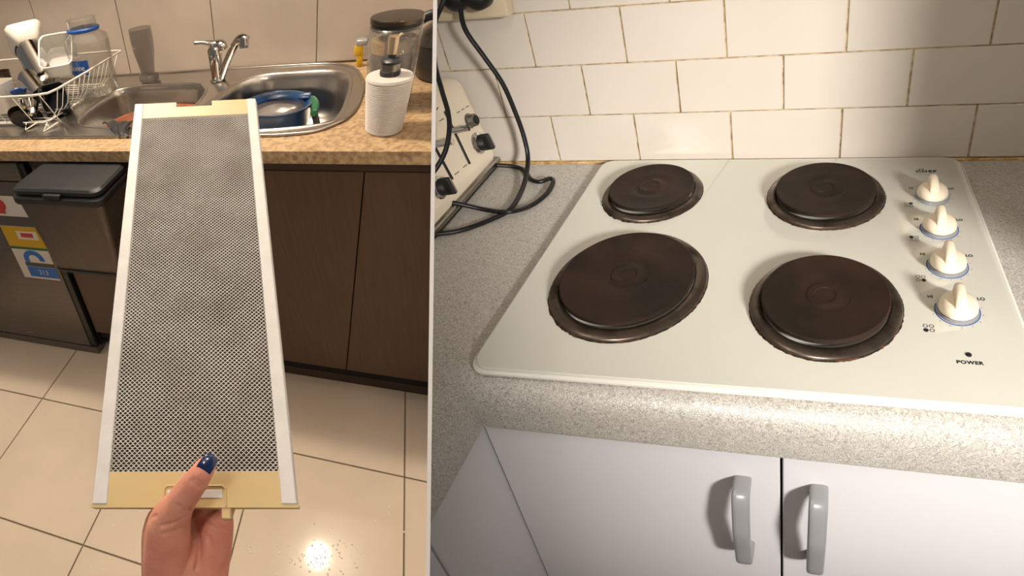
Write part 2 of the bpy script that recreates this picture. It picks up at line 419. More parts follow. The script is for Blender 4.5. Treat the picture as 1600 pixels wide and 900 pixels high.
# ---- smoky tumbler
tbp = L.at(234, 126, c=.006); q = lambda y, b=tbp[1]: L.at(234, y, b=b)[2]
hh = L.at(214.5, 44, b=tbp[1])[2]-tbp[2]
pf = [(.0, 0), (.036, 0), (.040, .006), (.041, .018), (.035, .026), (.032, .034), (.034, .07), (.042, .12), (.048, .16), (.05, .21), (.049, .26)]
pf = [(r, z*hh/.26) for r, z in pf]
inn = [(max(r-.003, .001), max(z, .012)) for r, z in pf[2:]][::-1]
g = G(); g.lathe(pf[1:]+inn, tbp, 36, .92, .92)
tum = thing('tumbler', 'tall smoky grey tumbler standing upside on the sink ledge left of the tap', 'glass', tbp, L)
tum['label'] = 'tall smoky grey tumbler with knobbly foot standing on the sink ledge left of the tap'
part('glass_body', g, 'sglass', tum, L, smooth=True, auto=60)
g = G()
for i in range(22):
    for j in range(3):
        an = 2*PI*(i+.5*j)/22; g.lathe([(.001, -.0035), (.003, -.002), (.0035, 0), (.003, .002), (.001, .0035)], (tbp[0]+.0385*math.cos(an), tbp[1]+.0385*math.sin(an), tbp[2]+.006+j*.006), 6)
part('foot_studs', g, 'sglass', tum, L, smooth=True, kind='stuff')

# ---- blue pot in the large bowl
pc = L.at(432, 161, c=-.045)
pot = thing('blue_basin', 'round navy blue pot full of grey water soaking in the large sink bowl', 'pot', (pc[0], pc[1], -.148), L)
ra = .128
g = G(); prf = [(.093, 0), (.105, .006), (.118, .05), (.123, .09), (.131, .1), (.131, .104), (.122, .104), (.108, .094), (.098, .088)]
g.lathe(prf+[(.088, .03), (.08, .006)], (pc[0], pc[1], -.148), 48, 1, .95); part('shell', g, 'navy', pot, L, smooth=True, auto=50)
g = G(); g.lathe([(.0975, .078), (.0975, .083), (.05, .0835), (.004, .0835)], (pc[0], pc[1], -.148), 40, 1, .95); part('water', g, 'water', pot, L, smooth=True)
hp = L.at(478, 150, c=-.045)
g = G(); g.box(hp[0]-.028, hp[0]+.018, hp[1]-.022, hp[1]+.03, -.052, -.04, bev=.006); part('handle', g, 'navy', pot, L, smooth=True)
# green and black scrubbing brush
gp = [L.at(487, 154, c=-.05), L.at(492, 166, c=-.05), L.at(491, 178, c=-.055)]
br = thing('dish_brush', 'green and black dish brush leaning beside the blue pot in the sink', 'brush', (gp[2][0], gp[2][1], -.14), L)
g = G(); g.tube(catmull(gp, 5, False), [.012, .014, .016, .017, .018, .018, .017, .017, .016, .015, .012], 12, flat=.6); part('grip', g, 'green', br, L, smooth=True)
bl = [L.at(491, 177, c=-.062), L.at(494, 188, c=-.08), L.at(495, 195, c=-.10)]
g = G(); g.tube(catmull(bl, 4, False), .012, 10); part('head', g, 'blackp', br, L, smooth=True)
g = G()
for i in range(5):
    for j in range(4): g.tube([(bl[2][0]-.010+i*.005, bl[2][1]-.008+j*.005, -.10), (bl[2][0]-.012+i*.006, bl[2][1]-.01+j*.006, -.142)], .0012, 5)
part('bristles', g, 'blackp', br, L, kind='stuff')
# ---- brown pan and cloth in the small bowl
bc = L.at(243, 195, c=-.055)
bp_ = thing('soaking_pan', 'terracotta rimmed round pan holding murky water in the small sink bowl', 'pan', (bc[0], bc[1], -.125), L)
rr = .5*(L.at(330, 195, c=-.055)[0]-L.at(158, 195, c=-.055)[0])*.93
g = G(); g.lathe([(rr*.75, 0), (rr*.82, .004), (rr*.97, .06), (rr, .068), (rr*.99, .071), (rr*.96, .069), (rr*.9, .045), (rr*.72, .008)], (bc[0], bc[1], -.125), 48, 1, .93); part('shell', g, 'brownpan', bp_, L, smooth=True, auto=50)
g = G(); g.lathe([(rr*.895, .036), (rr*.9, .047), (rr*.5, .0475), (.004, .0475)], (bc[0], bc[1], -.125), 40, 1, .93); part('water', g, 'murk', bp_, L, smooth=True)
g = G(); cp = [L.at(162, 193, c=.004), L.at(172, 190, c=.012), L.at(190, 193, c=.012), L.at(208, 190, c=.008)]
rows_ = []
fr_ = [L.at(180, 208, c=.012), L.at(186, 214, c=.006), L.at(192, 210, c=.010), L.at(198, 213, c=.008)]
ba_ = [L.at(160, 192, c=-.012), L.at(174, 189, c=-.006), L.at(192, 190, c=.0), L.at(208, 189, c=-.008)]
for t_ in np.linspace(0, 1, 9):
    rw = [np.array(a)*(1-t_)+np.array(b)*t_ for a, b in zip(ba_, fr_)]
    rw = catmull([tuple(p) for p in rw], 6, False); rows_.append([(p[0]+.003*math.sin(9*t_+i), p[1], p[2]+.012*math.sin(PI*t_)+.003*math.sin(i*1.1+5*t_)) for i, p in enumerate(rw)])
lp = []
for rw in rows_: lp.append(list(rw)+[(p[0], p[1], p[2]-.005) for p in rw[::-1]])
g.loft(lp); tag(obj('dishcloth', g, 'cloth', fr=L, smooth=True), 'crumpled wet black dishcloth draped over the front rim of the small sink bowl', 'cloth')

# ---- soap dispenser
sb = L.at(599, 205, c=.0005); sb = (sb[0], sb[1]+.01, 0.0005)
sd = thing('soap_dispenser', 'white ribbed soap dispenser with black and steel pump on tan benchtop', 'soap dispenser', sb, L)
top = L.at(608, 117, b=sb[1]); SH = top[2]-sb[2]
r0, r1 = .0475, .0575
g = G(); prf = [(r0*.93, 0), (r0, .004)]
n = 30
for i in range(n): 
    z = .006+(SH-.014)*i/(n-1); r = r0+(r1-r0)*z/SH
    prf += [(r, z), (r-.0017, z+(SH-.014)/(n-1)*.5)]
prf += [(r1, SH-.006), (r1-.002, SH-.001), (r1-.006, SH), (.012, SH+.001)]
g.lathe(prf, sb, 48); part('bottle', g, 'soap', sd, L, smooth=True, auto=24)
pt = lambda x, y: L.at(x, y, b=sb[1])
o0 = (sb[0], sb[1], SH)
g = G(); g.lathe([(.0235, 0), (.0245, .004), (.0245, .011), (.021, .012), (.005, .012)], o0, 32); part('collar_base', g, 'blackp', sd, L, smooth=True, auto=40)
g = G(); g.lathe([(.0225, .011), (.0225, .027), (.02, .029), (.005, .029)], o0, 32); part('collar', g, 'steel', sd, L, smooth=True, auto=40)
g = G(); g.lathe([(.0235, .027), (.0235, .032), (.019, .036), (.010, .038), (.009, .048), (.004, .048)], o0, 32); part('collar_top', g, 'blackp', sd, L, smooth=True, auto=40)
g = G(); g.lathe([(.0105, .046), (.0125, .080), (.012, .082), (.004, .082)], o0, 24); g.tube([(sb[0], sb[1], SH+.074), (sb[0]+.016, sb[1]+.024, SH+.080)], .0035, 10)
part('pump_head', g, 'pump', sd, L, smooth=True, auto=40)

# ---- ribbed glass jar behind
jb = L.at(607, 160, c=.0005); jb = (jb[0]-.003, jb[1], .0005)
jt = L.at(617, 24, b=jb[1]); JH = jt[2]
rj = .5*(L.at(658, 30, b=jb[1])[0]-L.at(573, 30, b=jb[1])[0])
jar = thing('glass_jar', 'tall ribbed glass jar with dark steel lid behind the white soap dispenser', 'jar', jb, L)
g = G(); nn = 72
def rib(i): return 1+.012*(i % 2)
zs = [(rj*.86, 0), (rj*.9, .006), (rj*.92, .05), (rj*.97, JH*.6), (rj*.98, JH-.045), (rj*.98, JH-.02), (rj*.95, JH-.02), (rj*.95, JH-.045), (rj*.93, JH*.6), (rj*.88, .05), (rj*.84, .012)]
g.loft([[(jb[0]+r*rib(i)*math.cos(2*PI*i/nn), jb[1]+r*rib(i)*math.sin(2*PI*i/nn), z) for i in range(nn)] for r, z in zs])
part('ribbed_glass', g, 'glass', jar, L, smooth=True, clip='L')
g = G(); g.lathe([(rj*.93, JH-.028), (rj*.94, JH-.016), (rj*.9, JH-.012)], jb, 48); part('seal', g, 'blackp', jar, L, smooth=True, clip='L')
g = G(); g.lathe([(rj*.99, JH-.013), (rj*1.0, JH-.003), (rj*.97, JH), (rj*.5, JH+.0005), (.004, JH+.0005)], jb, 48); part('lid', g, 'lidwood', jar, L, smooth=True, auto=40, clip='L')
lvl = L.at(590, 62, b=jb[1])[2]; lv2 = L.at(590, 80, b=jb[1])[2]
g = G(); g.lathe([(rj*.80, .014), (rj*.84, .05), (rj*.87, lv2*.9), (rj*.87, lv2), (.004, lv2+.002)], jb, 40)
part('contents', g, mat('cloudy_contents', '6e665d', .4, col2='83796d', scale=40), jar, L, smooth=True, auto=40, clip='L')
g = G(); g.lathe([(rj*.88, lv2+.001), (rj*.885, lvl), (rj*.8, lvl+.002), (.004, lvl+.002)], jb, 40)
part('grain_layer', g, 'liquid', jar, L, smooth=True, auto=40, clip='L', label='pale beige layer at the top of the jar contents')
# glass mug in front of jar (handle seen at right)
hb = jb[1]-.065
hm = [L.at(624, 62, b=hb), L.at(636, 60, b=hb), L.at(646, 74, b=hb), L.at(648, 92, b=hb), L.at(642, 112, b=hb), L.at(634, 120, b=hb)]
mb = L.at(612, 168, c=.0005); mr_ = .042
mug = thing('glass_jug', 'clear glass jug with curved handle just behind the soap dispenser', 'jug', (mb[0], mb[1], .0005), L)
mh = L.at(610, 58, b=mb[1])[2]
g = G(); g.lathe([(mr_*.9, 0), (mr_, .006), (mr_*1.02, mh*.6), (mr_*.96, mh), (mr_*.92, mh), (mr_*.97, mh*.6), (mr_*.93, .01)], (mb[0], mb[1], .0005), 32); part('glass_body', g, 'glass', mug, L, smooth=True)
g = G(); g.tube(catmull(hm, 5, False), .0055, 8); part('handle', g, 'glass', mug, L, smooth=True)

# ---- yellow thing by the wall
yb = .60
yp = [L.at(561, 70, b=yb), L.at(562, 84, b=yb), L.at(563, 100, b=yb)]
ys = thing('scrubber', 'yellow handled scrubber with grey top propped against wall behind the sink end', 'brush', (yp[2][0], yb, .001), L)
a_ = L.at(554, 72, b=yb); b__ = L.at(568, 100, b=yb)
g = G(); g.box(a_[0], a_[0]+.03, yb-.010, yb+.012, a_[2]-.03, a_[2]+.004, bev=.005); g.box(a_[0]+.010, a_[0]+.032, yb-.008, yb+.010, .001, a_[2]-.02, bev=.004)
part('grip', g, 'yellow', ys, L, smooth=True)
g = G(); g.box(a_[0]+.004, a_[0]+.045, yb-.012, yb+.03, a_[2]+.001, a_[2]+.02, bev=.005); part('head', g, 'grey', ys, L, smooth=True)

# ---- black pot by the divider
kb = L.at(668, 110, c=.0005)
kp = thing('black_pot', 'black pot with black side handle half hidden behind the white panel edge', 'pot', (.64, .42, .0005), L)
kp['label'] = 'large black pot with glossy lid and raised handle beside the ribbed glass jar'
ct = (.665, .47, .0005); kr = .115
kh = L.at(665, 74, b=.40)[2]
g = G(); g.lathe([(kr*.85, 0), (kr*.93, .006), (kr, .04), (kr, kh), (kr*.97, kh), (kr*.95, .04), (kr*.8, .008)], ct, 48); part('shell', g, 'pot', kp, L, smooth=True, clip='L', auto=50)
g = G(); g.lathe([(kr*1.03, kh), (kr*1.03, kh+.006), (kr*.9, kh+.03), (kr*.55, kh+.06), (.02, kh+.07)], ct, 48); part('lid', g, mat('dark_glass_lid', '4a4540', .12, .6), kp, L, smooth=True, clip='L', auto=50)
hn = [L.at(650, 42, b=.42), L.at(660, 30, b=.42), L.at(672, 24, b=.42), L.at(690, 20, b=.42)]
g = G(); g.tube(catmull(hn, 4, False), .016, 12, flat=.8); part('handle', g, 'blackp', kp, L, smooth=True, clip='L')

# ---- dish rack
rc = .118
A_ = L.at(190.6, 78.7, c=rc); B_ = L.at(72, 147, c=rc); C_ = L.at(0, 153, c=rc)
rb0 = L.at(176, 127, c=.012); rb1 = L.at(82, 186, c=.012)
rack = thing('dish_rack', 'white wire dish rack full of washing on the sink drainer', 'dish rack', (-.95, .35, .005), L)
fr_b = B_[1]-.01; ri_a = -.64
ar0, ar1 = B_[0]-.03, A_[0]
print('rack', A_, B_, C_, rb0, rb1)
lef = -1.30; bk = A_[1]
rim = [(lef, B_[1]-.01, rc), (-.85, B_[1]-.012, rc), (B_[0]-.05, B_[1]-.008, rc), (B_[0], B_[1]+.008, rc), (B_[0]+.012, B_[1]+.05, rc), (A_[0]*.5+B_[0]*.5+.01, (A_[1]+B_[1])/2, rc), (A_[0]+.002, A_[1]-.012, rc), (A_[0]-.01, A_[1], rc), (-1.0, A_[1], rc), (lef, A_[1], rc)]
g = G(); g.tube([tuple(p) for p in rim], .0036, 8, closed=True); part('rim', g, 'wire', rack, L, smooth=True)
f0 = B_[1]+.045; bk0 = A_[1]-.05; ra0 = rb1[0]
base = [(lef+.03, f0, .014), (ra0-.012, f0, .014), (ra0, f0+.02, .014), (rb0[0], bk0-.02, .014), (rb0[0]-.02, bk0, .014), (lef+.03, bk0, .014)]
g = G(); g.tube(base, .0028, 8, closed=True); part('base_frame', g, 'wire', rack, L, smooth=True)
for i in range(13):     # right end uprights
    t_ = (i+.5)/13; p0 = (B_[0]+.012+(A_[0]-B_[0]-.012)*t_, B_[1]+.03+(A_[1]-B_[1]-.05)*t_, rc); p1 = (ra0+(rb0[0]-ra0)*t_, f0+.02+(bk0-f0-.04)*t_, .014)
    g = G(); g.tube([p0, (p0[0]*.5+p1[0]*.5+.003, (p0[1]+p1[1])/2, .05), p1, (p1[0]-.03, p1[1], .012)], .0017, 6); part('wire', g, 'wire', rack, L, smooth=True)
for i in range(5):     # front uprights near the corner
    a0 = B_[0]-.02-.12*i
    g = G(); g.tube([(a0, B_[1]-.01, rc), (a0+.004, f0, .014)], .0017, 6); part('wire', g, 'wire', rack, L, smooth=True)
for i in range(14):    # floor wires
    b0 = f0+.02+(bk0-f0-.04)*i/13
    g = G(); g.tube([(lef+.03, b0, .012), (ra0+(rb0[0]-ra0)*i/13, b0, .012)], .0017, 6); part('wire', g, 'wire', rack, L, smooth=True)
for p in ((40, 203), (68, 206)):
    f_ = L.at(*p, c=.006); g = G(); g.tube([(f_[0]-.025, f0-.002, .014), (f_[0], f_[1], .006), (f_[0]+.022, f0-.002, .014)], .0022, 8); part('foot', g, 'wire', rack, L, smooth=True)

# ---- washing in the rack. tilted vessel helper: axis from p (bottom) to q (mouth), radii
def vessel(name, label, cat, p, q, r0, r1, m_, extra=None, wall=.002, n=28, sq=0):
    t_ = thing(name, label, cat, (p[0], p[1], p[2]), L)
    if name == 'steel_cup': t_['group'] = 'steel cups in the dish rack'
    p = Vector(p); q_ = Vector(q); ax_ = q_-p; h_ = ax_.length; Mx = basis_from(ax_)
    def ring(r, z):
        out = []
        for i in range(n):
            a = 2*PI*i/n; c_, s_ = math.cos(a), math.sin(a)
            if sq: k_ = (abs(c_)**sq+abs(s_)**sq)**(-1/sq)
            else: k_ = 1
            out.append(tuple(p+Mx @ Vector((r*k_*c_, r*k_*s_, z))))
        return out
    g = G(); g.loft([ring(r0*.9, 0), ring(r0, h_*.03), ring(r0+(r1-r0)*.5, h_*.5), ring(r1, h_*.98), ring(r1, h_), ring(r1-wall, h_), ring(r0+(r1-r0)*.5-wall, h_*.5), ring(r0-wall, h_*.06), ring(r0*.6, h_*.05)])
    part('vessel', g, m_, t_, L, smooth=True, auto=50)
    if extra:
        g = G(); g.loft([ring(r1+.001, h_*.96), ring(r1+.0015, h_), ring(r1-wall, h_*1.005), ring(r1-wall-.001, h_*.96)], False, False); part('rim', g, extra, t_, L, smooth=True)
    return t_
bI = .34
P_ = lambda x, y, b=bI: L.at(x, y, b=b)
vessel('steel_cup', 'large polished steel cup with dark rim tipped over in the dish rack', 'cup', P_(74, 128, .33), P_(46, 77, .41), .054, .056, 'chrome', 'blackp')
vessel('steel_cup', 'small polished steel cup tilted in front of the large one in the rack', 'cup', P_(63, 149, .20), P_(43, 123, .25), .032, .037, 'chrome')
vessel('steel_cup', 'short steel cup standing low at the front of the dish rack', 'cup', P_(46, 174, .15), P_(46, 160, .15), .029, .031, 'chrome')
vessel('white_container', 'white square plastic tub lying tilted at the back of the dish rack', 'tub', P_(48, 77, .40), P_(40, 59, .43), .044, .070, 'white_pl', sq=8, wall=.003)
vessel('clear_container', 'clear plastic box with frosted rim leaning beside the blue ringed jar', 'container', P_(98, 96, .37), P_(86, 78, .33), .060, .064, 'frosted', 'white_pl', sq=7, wall=.003)
vessel('black_container', 'black rectangular tub standing on edge at the rack corner', 'tub', P_(90, 166, .26), P_(84, 152, .20), .044, .048, 'blackp', sq=7, wall=.003)
vessel('white_mug', 'white square sided mug at the left edge of the dish rack', 'mug', P_(12, 172, .2), P_(-5, 128, .2), .038, .045, 'white_pl', sq=5)
vessel('brown_glass', 'dark brown drinking glass standing at the far left of the rack', 'glass', P_(10, 140, .4), P_(0, 112, .4), .034, .038, 'amber')
g = G(); s0 = P_(20, 144, .26); g.box(-.028, .028, -.018, .018, -.006, .006, bev=.004, fn=lambda c: (P_(30, 144, .2)[0]+c.x, P_(30, 144, .2)[1]+c.y, P_(30, 144, .2)[2]+c.z+c.x*.2-c.y*.6))
tag(obj('sponge', g, 'blue', fr=L, smooth=True), 'small blue sponge wedged between the white mug and steel cup', 'sponge')
vessel('steel_dish', 'flat dark steel dish lying under the cups at the rack front', 'dish', P_(40, 186, .14), P_(40, 180, .14), .055, .06, 'lidwood')

# ---- jar with the blue ring
jb2 = L.at(156, 144, c=.018)
jr = .5*(L.at(171.7, 58, b=jb2[1])[0]-L.at(108.7, 58, b=jb2[1])[0])
zz = lambda x, y: L.at(x, y, b=jb2[1])[2]
zt, zr, zs_ = zz(133, 27), zz(135, 44), zz(140, 62)
gj = thing('storage_jar', 'clear glass jar with blue neck ring and blue label in the dish rack', 'jar', jb2, L)
nk = .5*(L.at(153, 30, b=jb2[1])[0]-L.at(111.8, 30, b=jb2[1])[0])
prf = [(jr*.8, .018), (jr*.9, .024), (jr*.93, .05), (jr*.95, zs_*.6), (jr, zs_*.95), (jr*.95, zs_+.012), (nk*1.05, zr-.012), (nk, zr), (nk, zt-.004), (nk*.98, zt)]
inn = [(r-.003, z) for r, z in prf[1:]][::-1]
g = G(); g.lathe(prf+inn, (jb2[0], jb2[1], 0), 40, 1, .9); part('glass_body', g, 'glass', gj, L, smooth=True)
g = G(); g.lathe([(nk+.001, zr-.008), (nk+.006, zr-.006), (nk+.007, zr+.002), (nk+.001, zr+.004)], (jb2[0], jb2[1], 0), 40, 1, .9, False, False); part('neck_ring', g, 'blue', gj, L, smooth=True)
z0_, z1_ = zz(140, 108), zz(138, 86)
g = G()
lab = []
for i in range(13):
    an = -PI/2-.75+i*1.15/12; cx, cy = math.cos(an), math.sin(an)*.9; r_ = jr*.985+.002
    lab.append([(jb2[0]+cx*r_, jb2[1]+cy*r_, z0_), (jb2[0]+cx*r_, jb2[1]+cy*r_, z1_), (jb2[0]+cx*(r_-.001), jb2[1]+cy*(r_-.001), z1_), (jb2[0]+cx*(r_-.001), jb2[1]+cy*(r_-.001), z0_)])
g.loft(lab); lb_ = part('label', g, 'blue', gj, L)
def jl(co):
    an = -PI/2-.18+co.x/jr; r_ = jr*.985+.0032
    return (jb2[0]+math.cos(an)*r_, jb2[1]+math.sin(an)*.9*r_+co.z, (z0_+z1_)/2+co.y)
text('Bonne', .026, jl, 'wire', lb_, L)

# ---- cupboards
LD = -.045
def door(a0, a1, c0, c1, b=LD, t=.018, m_='wood'):
    g = G(); g.box(a0, a1, b, b+t, c0, c1, bev=.0012, seg=1); return g
cab = thing('base_cabinet', 'brown wood veneer base cabinet with two doors under the sink', 'cabinet', (.45, .3, FL), L)
g = G(); g.box(-.655, 1.2, LD+.019, .62, -.86, -.20); g.box(-.655, 1.2, LD+.019, .02, -.20, -.033); part('carcass', g, 'shadow_gap', cab, L, clip='L')
g = G(); g.box(-.66, 1.2, LD+.002, LD+.019, -.065, -.033); part('rail', g, 'kick', cab, L, clip='L')
for a0, a1 in ((-.655, -.2), (-.197, .4405), (.4435, 1.1)):
    part('door', door(a0, a1, -.81, -.067), 'wood', cab, L, clip='L')
g = G(); g.box(-.655, 1.2, .0, .016, FL, -.812); part('kickboard', g, 'kick', cab, L, clip='L')

# ---- dishwasher
dw = thing('dishwasher', 'stainless steel dishwasher with energy rating label under the drainer', 'dishwasher', (-1.0, .2, FL), L)
g = G(); g.box(-1.35, -.665, -.03, .6, -.90, -.036); part('casing', g, 'shadow_gap', dw, L)
D0 = -.062
g = G(); g.box(-1.33, -.70, D0, -.03, -.888, -.112, bev=.006)
dd = part('door', g, 'dstel', dw, L, smooth=True, auto=40)
g = G(); g.box(-1.33, -.694, D0-.004, -.03, -.108, -.045, bev=.006); part('control_panel', g, 'dstel', dw, L, smooth=True, auto=40)
g = G(); g.box(-.70, -.672, D0+.004, -.03, -.885, -.05, bev=.004); part('side_trim', g, 'blackp', dw, L)
g = G(); g.box(-1.33, -.67, D0+.0, -.02, -.93, -.893, bev=.002); part('kickboard', g, 'dstel', dw, L)
g = G(); g.box(-1.06, -1.02, D0-.001, D0, -.86, -.855); part('badge', g, 'grey', dd, L)
# rating label
def sx(a, c): return (a, D0-.0012, c)
def flat(nm, a0, a1, c0, c1, m_, par, d=0): 
    g = G(); g.box(a0, a1, D0-.0015-d, D0-.0003-d, c0, c1); return part(nm, g, m_, par, L)
sa0, sa1 = -.858, -.715
lab_ = flat('rating_label', sa0-.04, sa1, -.525, -.165, 'paper', dd)
lab_['label'] = 'paper energy label with red, yellow and blue blocks'
g = G(); g.lathe([(.024, 0), (.024, .0004)], (0, 0, 0), 20, M_=Matrix(((1, 0, 0), (0, 0, -1), (0, 1, 0))))
for v in g.bm.verts: v.co += Vector((sa0+.01, D0-.002, -.20))
g.box(sa0-.03, sa0+.02, D0-.0022, D0-.0016, -.235, -.19); part('print', g, 'red', dd, L)
flat('print', sa0-.04, sa1, -.285, -.245, 'greyl', dd, .0012)
flat('print', sa0-.04, sa1, -.375, -.288, 'yel', dd, .0012)
flat('print', sa0+.025, sa1-.02, -.34, -.305, 'paper', dd, .002)
flat('print', sa0+.045, sa1-.04, -.33, -.312, 'red', dd, .0026)
flat('print', sa0-.04, sa1, -.386, -.376, 'greenl', dd, .0012)
g = G(); n = 18; lo_, hi_ = [], []
for i in range(n+1):
    an = PI*(1.15-i/n*1.2); lo_.append((sa0+.055+.026*math.cos(an), -.432+.022*math.sin(an))); hi_.append((sa0+.055+.05*math.cos(an), -.432+.042*math.sin(an)))
g.prism(lo_+hi_[::-1], D0-.0026, D0-.0014, ax=1); part('print', g, 'bluel', dd, L)
flat('print', sa0-.0, sa1, -.465, -.447, 'greyl', dd, .0012)
flat('print', sa0+.0, sa1, -.515, -.468, 'bluel', dd, .0012)
text('313', .032, lambda c: (sa0+.075+c.x, D0-.0032+c.z, -.492+c.y), 'paper', dd, L)

# ---- bin hung on the cupboard door
bT = [(22, 290), (162, 328), (200, 287), (186, 268), (70, 264), (28, 292)]
lidc = .0
bq = lambda x, y, b: L.at(x, y, b=b)
bf, bb = -.235, -.07
tl = bq(22, 316, bf); tr = bq(160, 327, bf); bl_ = bq(84, 430, bf+.0); brr = bq(184, 438, bf+.0)
print('bin', tl, tr, bl_, brr, bq(68, 266, bb), bq(192, 272, bb))
bin_ = thing('kitchen_bin', 'stainless steel bin with charcoal lid hung on the sink cupboard door', 'bin', ((bl_[0]+brr[0])/2, -.15, bl_[2]), L)
def rr_(a0, a1, b0, b1, c, r=.02, n=5):
    out = []
    for cx, cy, s0_ in ((a1-r, b1-r, 0), (a0+r, b1-r, 1), (a0+r, b0+r, 2), (a1-r, b0+r, 3)):
        for i in range(n+1):
            an = (s0_+i/n)*PI/2; out.append((cx+r*math.cos(an), cy+r*math.sin(an), c))
    return out
ta0, ta1, tc_ = tl[0]+.004, tr[0]-.004, tl[2]-.002
ba0, ba1, bc_ = bl_[0]+.0, brr[0]+.0, bl_[2]
g = G(); g.loft([rr_(ba0, ba1, bf+.02, bb, bc_+.012), rr_(ta0, ta1, bf+.004, bb, tc_)]); part('body', g, mat('dark_brushed_steel', '645a52', .42, .8, col2='6e645b', scale=9, stretch=(30, 1, 1)), bin_, L, smooth=True, auto=30)
g = G(); g.loft([rr_(ba0+.002, ba1-.002, bf+.02, bb, bc_), rr_(ba0-.003, ba1+.003, bf+.016, bb, bc_+.004), rr_(ba0-.003, ba1+.003, bf+.016, bb, bc_+.013)]); part('base', g, 'blackp', bin_, L)
g = G(); g.loft([rr_(ta0-.006, ta1+.006, bf-.004, bb+.006, tc_-.002, .025), rr_(ta0-.01, ta1+.01, bf-.008, bb+.01, tc_+.004, .03), rr_(ta0-.01, ta1+.01, bf-.008, bb+.01, tc_+.018, .03), rr_(ta0-.006, ta1+.006, bf-.004, bb+.006, tc_+.022, .03)]); part('lid_collar', g, 'binlid', bin_, L, smooth=True, auto=40)
g = G(); g.loft([rr_(ta0+.0, ta1+.0, bf+.004, bb+.002, tc_+.024, .03), rr_(ta0-.004, ta1+.004, bf+.0, bb+.006, tc_+.028, .03), rr_(ta0-.004, ta1+.004, bf-.0, bb+.006, tc_+.038, .03), rr_(ta0+.003, ta1-.003, bf+.006, bb-.0, tc_+.044, .03)]); ld = part('lid', g, 'binlid', bin_, L, smooth=True, auto=40)
mx = (ta0+ta1)/2; g = G(); g.box(mx-.03, mx+.03, bf-.012, bf+.004, tc_+.022, tc_+.034, bev=.003); part('finger_tab', g, 'binlid', ld, L)
for a_ in (mx-.05, mx+.07):
    g = G(); g.box(a_, a_+.04, bb+.004, LD-.001, tc_-.03, -.034, bev=.002); part('bracket', g, 'blackp', bin_, L)

# ---- water drops on the floor
g = G()
for i in range(150):
    if i < 60: x, y = random.gauss(505, 24), random.gauss(868, 16)
    elif i < 90: x, y = random.gauss(455, 50), random.gauss(865, 25)
    else: x, y = random.uniform(140, 640), random.uniform(790, 910)
    q_ = L.at(x, y, c=FL+.0004); r = random.uniform(.001, .0034)
    g.lathe([(r, 0), (r*.85, r*.35), (r*.4, r*.55)], q_, 7)
tag(obj('water_drops', g, 'drop', fr=L, smooth=True), 'scattered small water drops on the pale floor tiles', 'water', kind='stuff')

# ================================================================ FILTER IN THE HAND
FO = W @ np.array([-0.27938463, 0.20923346, 0.48800808]) + np.array([0, 0, CAMZ])
Fu = W @ (np.array([-0.07978767, 0.20423261, 0.47634427])-np.array([-0.27938463, 0.20923346, 0.48800808])); Fu /= .2
fv = W @ (np.array([-0.40371365, -0.29709184, 0.82813056])-np.array([-0.27938463, 0.20923346, 0.48800808])); FH = float(np.linalg.norm(fv)); fv /= FH
fw = np.cross(Fu, fv); fw /= np.linalg.norm(fw)     # towards the viewer
if fw @ (np.array([0, 0, CAMZ])-FO) < 0: fw = -fw
FF = Frame(FO, [Fu, fv, fw])
def fat(x, y, w=0): 
    r = W @ np.array([x-PX, y-PY, FPX]); A = np.array([FF.B[0], FF.B[1], -r]).T
    u = np.linalg.solve(A, np.array([0, 0, CAMZ])-FF.O-w*FF.B[2]); return (u[0], u[1], w)
fil = thing('range_hood_filter', 'long aluminium mesh grease filter with yellowed plastic ends held in the hand', 'filter', (.1, .0, 0), FF)
T = -.009
capb = fat(300, 737)[1]; capt = fat(310, 181)[1]; rw = .0155
i0, i1 = rw, .2-rw
print('caps', capb, capt, FH, fat(356, 165), fat(257, 760), fat(350, 800))
for u0, u1 in ((0.001, rw), (.2-rw, .199)):
    g = G(); g.box(u0, u1, .003, FH, T, .0008, bev=.0008, seg=1); part('side_rail', g, 'alu', fil, FF)
# bottom cap with finger recess
lu0, lu1 = fat(257, 757)[0], fat(352, 757)[0]; lv1 = fat(300, 759)[1]; lv0 = fat(300, 796)[1]
g = G(); g.prism([(.0, .0), (.2, 0), (.2, .003), (i1+.001, .003), (i1+.001, capb), (i0-.001, capb), (i0-.001, .003), (0, .003)], T, -.0002,
                 [[(lu0+.004, .010), (lu1-.004, .010), (lu1-.004, lv1-.006), (lu0+.004, lv1-.006)]])
part('end_cap', g, 'cap', fil, FF)
g = G(); g.tube([(lu0, .001, .0), (lu0, lv1-.003, .0), (lu0+.003, lv1, .0), (lu1-.003, lv1, .0), (lu1, lv1-.003, .0), (lu1, .001, .0)], .0011, 6); part('recess_edge', g, 'cap', fil, FF)
g = G(); g.box(lu0+.003, lu1-.003, lv1*.42, lv1-.004, -.0015, .0004, bev=.0004, seg=1)
la = part('latch', g, 'alu', fil, FF); 
g = G(); g.box(lu0+.003, lu1-.003, .004, .010, -.006, -.002, bev=.0005, seg=1); g.box(lu1-.005, lu1+.004, -.010, .002, -.008, -.001, bev=.001, seg=1); part('latch_tab', g, 'cap', la, FF)
# top cap, notched
nu0, nu1 = fat(275, 165)[0], fat(331, 165)[0]; dv = (FH-capt)*.32
g = G(); g.prism([(i0-.001, capt), (i1+.001, capt), (i1+.001, FH), (nu1, FH), (nu1, FH-dv), (nu0, FH-dv), (nu0, FH), (i0-.001, FH)], T, -.0002); part('end_cap', g, 'cap', fil, FF)
g = G(); g.box(i0, i1, capb, capt, T, -.0042); part('core', g, 'core', fil, FF)
